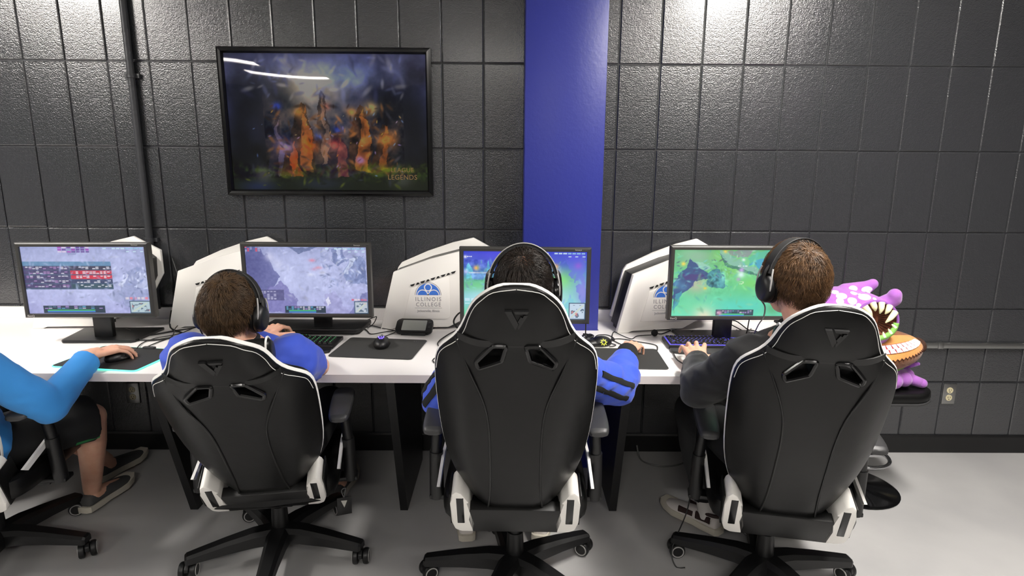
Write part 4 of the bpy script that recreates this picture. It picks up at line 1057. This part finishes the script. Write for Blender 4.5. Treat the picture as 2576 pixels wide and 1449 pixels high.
headset(hm1, 'headset on the leftmost player', [(-2.2, 2.2, .9), (-2.25, 2.4, .76)], tilt=R(6))
headset(hm2, 'headset worn by the player in the blue polo', [(-1.075, 2.10, .95), (-1.10, 2.20, .85), (-1.13, 2.32, .755), (-1.2, 2.5, .748)], tilt=R(-4))
headset(hm3, 'headset worn by the dark-haired player at the middle chair', [(-.11, 2.05, 1.05), (-.13, 2.2, .9), (-.18, 2.4, .76)], tilt=R(14), style=1)
headset(hm4, 'headset worn by the player in the charcoal sweatshirt', [(.865, 2.02, 1.09), (.94, 2.2, 1.01), (1.05, 2.5, .90), (1.16, 2.8, .775), (1.2, 2.88, .75)], tilt=R(6))
# ------------------------------------------------------------------ things on the desk
Z = DESK_Z
MXY = Matrix(((1, 0, 0, 0), (0, 1, 0, 0), (0, 0, 1, 0), (0, 0, 0, 1)))
def rrect(w_, d_, r, n=5):
    out = []
    for cx, cy, a0 in ((w_/2-r, d_/2-r, 0), (-w_/2+r, d_/2-r, 90), (-w_/2+r, -d_/2+r, 180), (w_/2-r, -d_/2+r, 270)):
        out += [(cx+r*math.cos(R(a0+90*k/n)), cy+r*math.sin(R(a0+90*k/n))) for k in range(n+1)]
    return out
m_pad = M('mouse_pad_cloth', (50, 50, 49), .8, bump=[(600, .2, .0006)])
m_padh = M('hard_mouse_pad', (40, 40, 40), .55)
m_glowg = M('green_glow_strip', (90, 230, 190), .4, emit=1.6)
m_glowk = M('key_glow_green', (70, 200, 110), .4, emit=.40)
m_glowp = M('key_glow_purple', (92, 84, 235), .4, emit=.4)
m_glowl = M('purple_logo_glow', (110, 90, 255), .4, emit=2.2)
m_glowy = M('yellow_ring_glow', (232, 236, 70), .4, emit=1.6)
m_key = M('black_key', (20, 20, 21), .5)
def pad(x, y, rz, w_, d_, label, glow=None, mark=False):
    t = root('mouse_pad', label, 'mouse pad', (x, y, Z), rz)
    obj('sheet', B().prism(rrect(w_, d_, .016), .0, .0035 if not glow else .006, MXY), m_padh if glow else m_pad, t, smooth=30)
    if glow:
        obj('light_strip', B().tube([(a, b, .003) for a, b in rrect(w_+.003, d_+.003, .017)], .0027, 6, 1, closed=True), m_glowg, t)
        obj('connector', B().box((.04, d_/2-.006, .009), (.055, .018, .011), bev=.003), m_dgrey, t)
    else:
        obj('stitched_edge', B().tube([(a, b, .0022) for a, b in rrect(w_, d_, .016)], .0017, 6, 1, closed=True), m_padh, t)
        if mark:
            b = B()
            for s in (-1, 0, 1): b.tube([(w_/2-.045+s*.006, d_/2-.04, .0037), (w_/2-.043+s*.008, d_/2-.032, .0037), (w_/2-.045+s*.012, d_/2-.024, .0037)], .0011, 5, 3)
            obj('corner_mark', b, m_grey, t)
    return t
pad(-1.635, 2.478, R(-8), .37, .275, 'black mouse pad with a glowing green edge, under the leftmost hand', glow=1)
pad(-.575, 2.640, R(-6), .365, .285, 'black mouse pad with no hand on it, carrying the purple-lit mouse', mark=True)
pad(.485, 2.512, R(-2), .34, .27, 'black mouse pad under the hand in the black cuff')

def mouse(x, y, rz, z, label, glow, kind, sc=1.):
    t = root('computer_mouse', label, 'mouse', (x, y, z), rz); t.scale = (sc,)*3
    b = B()
    b.ell((0, -.018, .012), (.031, .045, .026)); b.ell((0, .022, .010), (.028, .042, .019)); b.ell((.006 if kind else 0, 0, .008), (.034, .058, .012))
    bm = remesh(b, .003, 4)
    for v in bm.verts: v.co.z = max(.0006, v.co.z)
    body = obj('body', bm, m_black, t, smooth=180)
    obj('wheel', B().cyl((-.003, .034, .024), (.003, .034, .024), .009, n=14), m_grey, t)
    obj('button_gap', B().box((0, .045, .0235), (.0015, .035, .006), (-.25, 0, 0)), m_leather2, t)
    if glow == 'logo':
        g = B()
        for s in (-1, 0, 1): g.tube([(s*.003, -.036, .0375-.006+.002), (s*.006, -.028, .0375), (s*.010, -.020, .0385), (s*.008, -.012, .0385)], .0016, 6, 3)
        obj('lit_logo', g, m_glowl, t)
    elif glow == 'ring':
        m = Matrix.Translation((-.0285, -.018, .020)) @ Euler((0, R(-58), 0)).to_matrix().to_4x4()
        g = B().tube([m @ V((.0085*math.cos(a), .0085*math.sin(a), .003)) for a in [2*math.pi*k/16 for k in range(16)]], .0013, 6, 1, closed=True)
        for k in range(8):
            a = 2*math.pi*k/8; g.box(m @ V((.0130*math.cos(a), .0130*math.sin(a), .002)), (.002, .002, .002))
        obj('lit_ring', g, m_glowy, t)
    return t
mouse(-.572, 2.675, R(8), Z+.0036, 'black mouse with a purple glowing logo alone on its pad', 'logo', 0, 1.18)
mouse(.402, 2.700, R(-108)+R(180)+R(30), Z, 'black mouse with a glowing yellow ring, beside the black-cuffed hand', 'ring', 1, 1.15)
mouse(-1.612, 2.455, R(-30), Z+.0062, 'mouse held under the hand in the sky-blue sleeve', None, 0)

def keyboard(x, y, rz, label, glow, rest):
    t = root('keyboard', label, 'keyboard', (x, y, Z), rz)
    cs = B().prism([(-.225, -.07), (.225, -.07), (.225, .085), (-.225, .085)], .002, .018, MXY, bev=.003)
    obj('case', cs, m_black, t)
    obj('palm_rest', B().prism([(-.222, -.072), (-.226, -.12), (-.19, -.140), (.19, -.140), (.226, -.12), (.222, -.072)], .001, .012, MXY, bev=.004), m_dgrey if rest else m_black, t)
    rows = [(.068, [1]*15), (.040, [1]*13+[2]), (.021, [1.5]+[1]*12+[1.5]), (.002, [1.75]+[1]*11+[2.25]), (-.017, [2.25]+[1]*10+[2.75]), (-.036, [1.25]*3+[6.25]+[1.25]*4)]
    cache_k = {}; lg = B(); rk = random.Random(3)
    for ry, ws in rows:
        u = -.212; pitch = .0186
        for wv in ws:
            if wv not in cache_k:
                ww, q = pitch*wv/2-.0011, .0083
                b = B().loft([[(sx*ww, sy*q, 0) for sx, sy in ((-1, -1), (1, -1), (1, 1), (-1, 1))], [(sx*(ww-.0018), sy*(q-.0018), .0085) for sx, sy in ((-1, -1), (1, -1), (1, 1), (-1, 1))]])
                cache_k[wv] = finish_mesh('key', b.bm, m_key, 0)
            o = bpy.data.objects.new('key', cache_k[wv]); COL.objects.link(o); o.parent = t; o.location = (u+pitch*wv/2, ry, .0178)
            if rk.random() < .92: lg.box((u+pitch*wv/2+rk.uniform(-.001, .001), ry+.001, .0266), (.0042 if wv < 2 else .012, .0045, .0004))
            u += pitch*wv
    for cx in range(6):        # arrow block and number pad
        for ry, _ in rows[1:]:
            o = bpy.data.objects.new('key', cache_k[1]); COL.objects.link(o); o.parent = t; o.location = (.0845+cx*.0232+(.0 if cx < 3 else .002), ry, .0178)
            lg.box((o.location.x, ry+.001, .0266), (.004, .0045, .0004))
    obj('lit_legends', lg, glow, t, kind='stuff')
    if rest: obj('glow_plate', B().box((0, .012, .0181), (.435, .135, .0008)), glow, t)
    return t
keyboard(-.998, 2.695, R(-2), 'black keyboard with green-lit keys, in front of the grey-map monitor', m_glowk, False)
keyboard(.945, 2.705, R(-2), 'black keyboard with purple-lit keys, in front of the green-map monitor', m_glowp, True)

t = root('handheld_device', 'small black device with a grey screen on a stand before the white tower', 'device', (-.455, 2.885, Z), R(-4))
tm = Matrix.Translation((0, 0, .034)) @ Euler((R(32), 0, 0)).to_matrix().to_4x4()
obj('body', B().prism(rrect(.178, .088, .02), -.009, .009, tm, bev=.003), m_black, t, smooth=40)
obj('screen', B().prism(rrect(.118, .066, .004), .0088, .0098, tm), M('grey_lcd', (150, 152, 146), .3), t)
obj('buttons', B().cyl(tm @ V((.074, .018, .008)), tm @ V((.074, .018, .0115)), .006).cyl(tm @ V((.074, -.012, .008)), tm @ V((.074, -.012, .0115)), .006), m_dgrey, t, kind='stuff')
obj('stand', B().prism([(-.06, -.04), (.06, -.04), (.05, .045), (-.05, .045)], .0, .012, MXY, bev=.003).box((0, .02, .02), (.08, .015, .035), (R(-25), 0, 0), bev=.003), m_black, t)

t = root('clip_microphone', 'small round black foam microphone lying before the black-fronted tower', 'microphone', (.703, 2.858, Z))
obj('foam_ball', B().ell((0, 0, .0165), .0165), m_matt, t, smooth=180)
obj('stem', B().tube([(.012, .003, .012), (.04, .02, .006), (.075, .055, .006), (.098, .078, .008)], .0032, 8, 4), m_black, t)
obj('plug', B().box((.108, .084, .009), (.03, .016, .014), (0, 0, .6), bev=.003), m_grey, t)

def cable(label, pts, r=.0028, mat=None, plug=False):
    p0 = V(pts[0]); t = root('cable', label, 'cable', (p0.x, p0.y, 0), world=True)
    obj('cord', B().tube(pts, r, 8, 6), mat or m_cable, t, smooth=180)
    if plug: obj('plug', B().cyl(pts[-1], V(pts[-1])+(V(pts[-1])-V(pts[-2])).normalized()*.03, r*2), m_black, t)
    return t
z = Z+.003
cable('thick black cable curving from the leftmost monitor to the second tower', [(-1.86, 2.90, z+.01), (-1.72, 2.82, z), (-1.62, 2.90, z), (-1.55, 2.98, z), (-1.50, 3.08, z+.06)], .0048)
cable('black cable looping right of the leftmost monitor base', [(-1.80, 2.86, z), (-1.70, 2.74, z+.002), (-1.60, 2.75, z+.002), (-1.55, 2.84, z+.002), (-1.66, 2.93, z+.008), (-1.72, 3.06, z+.06)], .004)
cable('thin black cable ending at the green-edged mouse pad', [(-1.60, 2.615, z+.004), (-1.60, 2.70, z), (-1.585, 2.80, z), (-1.62, 2.90, z+.012), (-1.68, 3.08, z)], .0024)
cable('thin black mouse cable beside the green-edged mouse pad', [(-1.63, 2.60, z+.004), (-1.66, 2.69, z), (-1.64, 2.76, z+.003), (-1.57, 2.83, z+.004), (-1.56, 2.95, z)], .0022)
cable('dark cable hanging on the wall beside the pipe', [(-1.72, 3.12, Z+.33), (-1.66, 3.06, Z+.22), (-1.61, 3.0, Z+.17), (-1.66, 3.10, Z+.05)], .004)
cable('thin black cable from the purple-lit mouse towards the monitor', [(-.585, 2.735, z+.012), (-.60, 2.80, z), (-.55, 2.90, z+.002), (-.63, 2.96, z+.002), (-.72, 3.04, z)], .0022)
cable('thin black cable with a kink running to the handheld device', [(-.535, 2.885, z+.012), (-.60, 2.90, z), (-.66, 2.86, z), (-.70, 2.93, z), (-.76, 2.99, z), (-.83, 3.0, z)], .0024)
cable('black cable looping at the lower right corner of the grey-map monitor', [(-.78, 2.99, z), (-.70, 3.04, z+.03), (-.66, 2.99, z+.05), (-.69, 2.95, z+.01), (-.80, 3.01, z)], .0024)
cable('black cable snaking down the desk between handheld device and upright chair', [(-.235, 2.98, z), (-.29, 2.86, z), (-.325, 2.72, z), (-.29, 2.63, z), (-.22, 2.58, z), (-.31, 2.50, z), (-.30, 2.43, z), (-.22, 2.40, z)], .0026)
cable('thick dark cable arching beside the blue-scene monitor', [(-.18, 2.93, z), (-.245, 2.90, z+.02), (-.265, 2.88, z+.06), (-.235, 2.87, z+.105), (-.19, 2.86, z+.115)], .0042)
cable('thick dark cable loop lying below the blue-scene monitor', [(-.10, 2.80, z), (-.2, 2.73, z+.003), (-.245, 2.76, z+.003), (-.22, 2.82, z+.003), (-.1, 2.82, z+.003)], .004)
bp = [(.375+.028*math.cos(k*1.9)*(1+.3*math.sin(k)), 2.80+.045*math.sin(k*1.9+.4*k), z+.004+.012*((k*7) % 5)/4) for k in range(16)]
cable('tangled bundle of black cable at the foot of the blue column', bp, .0024)
cable('thin black cable from the bundle behind the yellow-ringed mouse', [(.40, 2.79, z), (.43, 2.86, z), (.48, 2.86, z), (.50, 2.79, z), (.47, 2.745, z+.006)], .0022)
cable('black cable hanging from the blue-scene monitor beside the column', [(.345, 2.66, .905), (.35, 2.70, .82), (.36, 2.78, z), (.37, 2.84, z)], .003)
cable('thin black cable wandering to the right of the black-cuffed hand', [(.66, 2.615, z+.003), (.672, 2.70, z), (.60, 2.755, z), (.52, 2.80, z), (.45, 2.76, z), (.49, 2.70, z), (.455, 2.66, z+.004)], .0022)
cable('thin black cable looping in front of the black-fronted tower', [(.69, 2.862, z+.002), (.62, 2.85, z), (.58, 2.80, z), (.54, 2.86, z+.002), (.52, 2.92, z), (.50, 2.86, z), (.49, 2.78, z), (.52, 2.70, z)], .0022)
for i, (lab, pts) in enumerate((('black cable crossing below the green-map monitor, uppermost', [(1.02, 3.05, z+.05), (1.10, 2.98, z+.03), (1.18, 2.92, z), (1.28, 2.95, z)]), ('black cable crossing below the green-map monitor, arched', [(1.04, 2.96, z), (1.10, 2.93, z+.06), (1.17, 2.90, z+.02), (1.22, 2.99, z)]),
                           ('black cable hanging straight down behind the green-map monitor', [(1.135, 2.80, .90), (1.145, 2.84, .82), (1.15, 2.88, z), (1.14, 2.97, z)]), ('black cable lying right of the green-map monitor stand', [(1.04, 2.99, z), (1.12, 2.89, z+.004), (1.2, 2.95, z+.004), (1.26, 2.87, z)]))):
    cable(lab, pts, .0026)
cable('thin black cable hanging from the purple-lit keyboard over the desk edge to the floor', [(.728, 2.63, z+.006), (.715, 2.50, z), (.735, 2.40, z), (.742, 2.31, z), (.742, 2.284, z-.006), (.742, 2.282, .66), (.755, 2.30, .40), (.74, 2.29, .18), (.66, 2.20, .06), (.665, 2.16, .004), (.70, 2.15, .004)], .0026)
cable('thin black cable from the keyboard back edge towards the monitor stand', [(.80, 2.79, z+.01), (.84, 2.83, z), (.90, 2.90, z+.014)], .0026)
cable('pale grey cable lying in a curve on the floor under the desk', [(.70, 3.10, .06), (.71, 3.06, .006), (.74, 3.0, .005), (.82, 2.97, .005), (.92, 3.0, .005), (1.0, 3.08, .005)], .0045, m_gcable)

# ------------------------------------------------------------------ bar stool with the plush toys
SX, SY = 1.70, 2.775
t = root('bar_stool', 'black-seated chrome bar stool carrying the plush toys against the wall', 'stool', (SX, SY, 0))
m_chromed = M('dark_chrome', (92, 92, 94), .14, 1.)
obj('foot_disc', B().lathe([(.002, 0), (.205, 0), (.207, .004), (.19, .012), (.06, .026), (.04, .04), (.002, .04)], 40), m_chromed, t, smooth=40)
obj('column', B().cyl((0, 0, .03), (0, 0, .30), .028).cyl((0, 0, .30), (0, 0, .50), .02), m_chrome, t)
obj('foot_ring', B().tube([(.0+.125*math.cos(a), -.03+.125*math.sin(a), .185) for a in [2*math.pi*k/20 for k in range(20)]], .009, 10, 2, closed=True).box((0, -.03, .185), (.24, .014, .012)), m_chrome, t)
b = B(); rr = []
for k, zz in ((.80, .495), (.97, .505), (1.0, .525), (.985, .545), (.93, .553), (.5, .548)):
    rr.append([(.03+k*x, k*y, zz+.016*(abs(k*x)/.2)**2) for x, y in rrect(.40, .38, .09, 6)])
obj('seat', b.loft(rr), m_leather, t, smooth=50)
obj('seat_rim', B().tube([(.03+.985*x, .985*y, .503+.016*(abs(x)/.2)**2) for x, y in rrect(.40, .38, .09, 6)], .006, 8, 1, closed=True), m_dgrey, t)

m_purp = M('purple_plush', (170, 104, 188), .9, var=(14, (156, 90, 178), .3, .7), bump=[(300, .5, .002)], sheen=.4)
m_purpd = M('deep_purple_plush', (136, 74, 164), .85, bump=[(300, .5, .002)], sheen=.4)
m_spot = M('white_plush', (238, 232, 236), .85, bump=[(300, .4, .002)])
m_mouth = M('brown_felt', (122, 68, 46), .85)
m_rib = M('dark_brown_felt', (74, 38, 26), .85)
m_gum = M('green_felt', (128, 184, 88), .8)
m_tooth = M('cream_felt', (240, 232, 190), .7)
m_red = M('red_felt', (164, 34, 36), .8)
m_tan2 = M('golden_plush', (214, 152, 84), .88, var=(9, (198, 134, 66), .3, .7), bump=[(260, .5, .003)], sheen=.3)
m_brn = M('brown_plush', (150, 88, 34), .9, var=(16, (112, 62, 24), .35, .65), bump=[(260, .5, .003)], sheen=.3)
m_dk = M('dark_brown_plush', (62, 36, 22), .9, bump=[(260, .5, .003)])
SEATZ = .556
# bottom: flattened purple toy
t = root('plush_toy', 'flat purple plush toy lowest in the stack, lying on the stool seat', 'toy', (1.80, 2.77, SEATZ), world=True, group='plush monster toys stacked on the stool')
b = B(); b.ell((1.80, 2.77, .610), (.165, .15, .052))
for k in range(14):
    a = 2*math.pi*k/14; b.ell((1.80+.148*math.cos(a), 2.77+.136*math.sin(a), .603), (.034, .034, .036))
bm = remesh(b, .006, 4)
for v in bm.verts: v.co.z = max(v.co.z, SEATZ+.0075)
obj('body', bm, m_purp, t, smooth=180)
obj('foot', B().cap((1.92, 2.70, .60), (1.975, 2.66, .585), .028, .022), m_purp, t, smooth=180)
obj('fin', B().cap((1.92, 2.72, .652), (1.965, 2.69, .668), .022, .008), m_purpd, t, smooth=180)
g = B()
for k in range(7): g.ell((1.84+.016*k, 2.655+.012*k, .655-.002*(k % 2)), (.014, .012, .012))
obj('green_trim', g, m_gum, t, smooth=180, kind='stuff')
t.location.x -= .085
# middle: brown toy with a toothy grin
t = root('plush_toy', 'golden brown plush toy with a row of white teeth, middle of the stack', 'toy', (1.74, 2.74, .66), world=True, group='plush monster toys stacked on the stool')
ca, sa = math.cos(R(7)), math.sin(R(7))
Cb, Rb = V((1.735, 2.745, .716)), V((.215, .165, .092))
def eb(az, el, k=1.0):
    p = V((Rb.x*math.cos(el)*math.sin(az), -Rb.y*math.cos(el)*math.cos(az), Rb.z*math.sin(el)))*k
    return Cb+V((p.x*ca-p.z*sa, p.y, p.x*sa+p.z*ca))
Rm = Euler((0, -R(7), 0)).to_matrix()
obj('back', B().ell(Cb, Rb, Rm, 40, 28), m_brn, t, smooth=180)
zz = []
for k in range(60):
    az = -1.35+2.75*k/59; zz.append((az, .0+(.055 if k % 2 else -.055)+.12*abs(az)))
fb = B(); rows_ = []
for j in range(7): rows_.append([eb(az, e0+(1.2-.5*(az/1.4)**2-e0)*j/6, 1.012) for az, e0 in zz])
obj('face_patch', fb.loft(rows_, close=False), m_tan2, t, smooth=180)
obj('fur_line', B().tube([eb(az, e0, 1.013) for az, e0 in zz], .0022, 5, 1), m_rib, t)
mo = B(); mo.loft([[eb(az, .54+.20*sg*math.sqrt(max(0, 1-(az/1.12)**2)), 1.02) for az in [-1.12+2.24*k/28 for k in range(29)]] for sg in (-1, -.5, 0, .5, 1)], close=False)
mouth_o = obj('mouth', mo, m_red, t, smooth=180)
for k in range(15):
    az = -1.0+2.0*k/14; h = .17*math.sqrt(max(.15, 1-(az/1.2)**2))
    for up in (1, -1):
        c0, w_ = az+(.035 if up < 0 else 0), .062
        tb = B().loft([[eb(c0+dx*w_, .54+up*h*1.05, kk) for dx in (-1, 1)]+[eb(c0+dx*w_*.75, .54+up*h*.05-(.03 if up > 0 else -.02), kk) for dx in (1, -1)] for kk in (1.015, 1.045)])
        obj('tooth', tb, m_spot, mouth_o)
obj('tail_tip', B().ell(Cb+V((.205, -.01, .028)), (.03, .05, .036), Rm), m_dk, t, smooth=180)
t.location.x -= .045
# top: spotted purple toy with a wide open mouth
t = root('plush_toy', 'white-spotted purple plush toy with gaping brown mouth on top of the stack', 'toy', (1.66, 2.76, .72), world=True, group='plush monster toys stacked on the stool')
b = B(); b.ell((1.655, 2.79, .885), (.185, .16, .125)); b.ell((1.72, 2.72, .86), (.135, .125, .14)); b.ell((1.56, 2.82, .90), (.13, .13, .10))
for p0, p1, r0, r1 in (((1.78, 2.74, .915), (1.845, 2.70, .975), .042, .034), ((1.845, 2.70, .975), (1.842, 2.69, .995), .034, .030), ((1.68, 2.80, .99), (1.765, 2.78, 1.012), .036, .03), ((1.765, 2.78, 1.012), (1.785, 2.77, 1.03), .03, .024),
                       ((1.52, 2.80, .96), (1.49, 2.78, 1.035), .04, .018), ((1.79, 2.70, .80), (1.83, 2.66, .755), .034, .024), ((1.68, 2.64, .78), (1.715, 2.60, .735), .034, .026), ((1.585, 2.67, .80), (1.56, 2.63, .75), .034, .026)):
    b.cap(p0, p1, r0, r1)
bm = remesh(b, .0055, 5)
bmesh.ops.recalc_face_normals(bm, faces=bm.faces)
ax = V((-.10, -.97, .14)).normalized(); rt = V((0, 0, 1)).cross(ax).normalized() ; upv = ax.cross(rt)
# rt runs to the right seen from the front
MC = V((1.735, 2.625, .893)); MR = (.090, .086, .055)
mrot = Matrix((rt, upv, ax)).transposed()
me = bpy.data.meshes.new('x'); bm.to_mesh(me); bm.free(); o = bpy.data.objects.new('x', me); COL.objects.link(o)
cb = B().ell(MC, MR, mrot, 32, 24); me2 = bpy.data.meshes.new('y'); cb.bm.to_mesh(me2); cb.bm.free(); o2 = bpy.data.objects.new('y', me2); COL.objects.link(o2)
md = o.modifiers.new('b', 'BOOLEAN'); md.object = o2; md.operation = 'DIFFERENCE'; md.solver = 'EXACT'
body = obj('body', evaluated_bm(o), m_purp, t, smooth=50); bpy.data.objects.remove(o2)
def em_(x, y, zf, k=1.0): return MC+mrot @ V((x*k, y*k, zf))
def lin_pt(a, rho, k=.99):        # point on the lining: angle a, rho 0 deepest .. 1 rim
    q = rho*math.pi/2*1.0
    return MC+mrot @ V((MR[0]*math.sin(q)*math.cos(a)*k, MR[1]*math.sin(q)*math.sin(a)*k, -MR[2]*math.cos(q)*k))
ln_ = B(); ln_.loft([[lin_pt(2*math.pi*k/40, r_) for k in range(40)] for r_ in (.02, .2, .4, .6, .8, .97)], caps=False)
lo = obj('mouth_lining', ln_, m_mouth, t, smooth=180)
for k in range(22):
    a = R(160)+R(235)*k/21
    obj('mouth_rib', B().tube([lin_pt(a, r_, .975) for r_ in (.22, .5, .75, .93)], .0019, 5, 2), m_rib, lo)
obj('lip', B().tube([em_(MR[0]*1.0*math.cos(a), MR[1]*1.0*math.sin(a), -.002+.004*math.sin(a)) for a in [2*math.pi*k/28 for k in range(28)]], .006, 8, 2, closed=True), m_purpd, t)
gb = B(); gb.tube([em_(MR[0]*.90*math.cos(a), MR[1]*.90*math.sin(a), .004) for a in [R(185)+R(170)*k/16 for k in range(17)]], .012, 8, 2)
go = obj('gum', gb, m_gum, t, smooth=180)
for k in range(6):
    a = R(30)+R(125)*k/5; L = .048 if k % 2 == 0 else .036
    p = em_(MR[0]*.95*math.cos(a), MR[1]*.95*math.sin(a), .004); q = em_(MR[0]*(.95-L/MR[0])*math.cos(a), MR[1]*.95*math.sin(a)-L*1.0, .010)
    obj('upper_tooth', B().tube([p, p.lerp(q, .55)+ax*.006, q], [.014, .011, .002], 10, 4), m_tooth, t, smooth=60)
for k in range(7):
    a = R(200)+R(140)*k/6; p = em_(MR[0]*.9*math.cos(a), MR[1]*.9*math.sin(a), .008); q = em_(MR[0]*.70*math.cos(a), MR[1]*.70*math.sin(a)+.008, .010)
    obj('lower_tooth', B().tube([p, q], [.010, .002], 8, 1), m_tooth, t, smooth=60)
# spots: lenses laid on the cloth
from mathutils.bvhtree import BVHTree
bmx = bmesh.new(); bmx.from_mesh(body.data); bvh = BVHTree.FromBMesh(bmx); bmx.free()
off = OFF[body.name]; cam_m = SC.camera.matrix_world; eye = V((0, 0, 1.5698))+V((.112, 0, .005))
for px, py, rx, rz_ in ((2146, 726, .019, .010), (2148, 738, .015, .010), (2117, 745, .023, .014), (2113, 758, .016, .012), (2144, 757, .020, .014), (2175, 747, .026, .016), (2181, 730, .025, .012), (2213, 735, .018, .010), (2122, 771, .020, .010), (2100, 735, .016, .012), (2160, 768, .010, .007), (2162, 741, .007, .005), (2200, 752, .008, .006)):
    d = (cam_m.to_3x3() @ V((px-1288, 724.5-py, -1550))).normalized()
    hit = bvh.ray_cast(eye-off, d)
    if hit[0] is None: continue
    p, n = hit[0]+off, hit[1]; s_ = V((1, 0, 0)); s_ = (s_-n*s_.dot(n)).normalized(); u_ = n.cross(s_)
    ring = [[] for _ in range(4)]
    okk = True
    for j, (k, o_) in enumerate(((1, -.002), (1, .0015), (.7, .003), (.15, .0032))):
        for i in range(20):
            a = 2*math.pi*i/20; g0 = p+(s_*math.cos(a)*rx*k+u_*math.sin(a)*rz_*1.5*k)
            h2 = bvh.find_nearest(g0-off); ring[j].append(h2[0]+off+h2[1]*o_)
    obj('spot', B().loft(ring), m_spot, t, smooth=60)
t.location.x -= .112; t.location.z -= .005
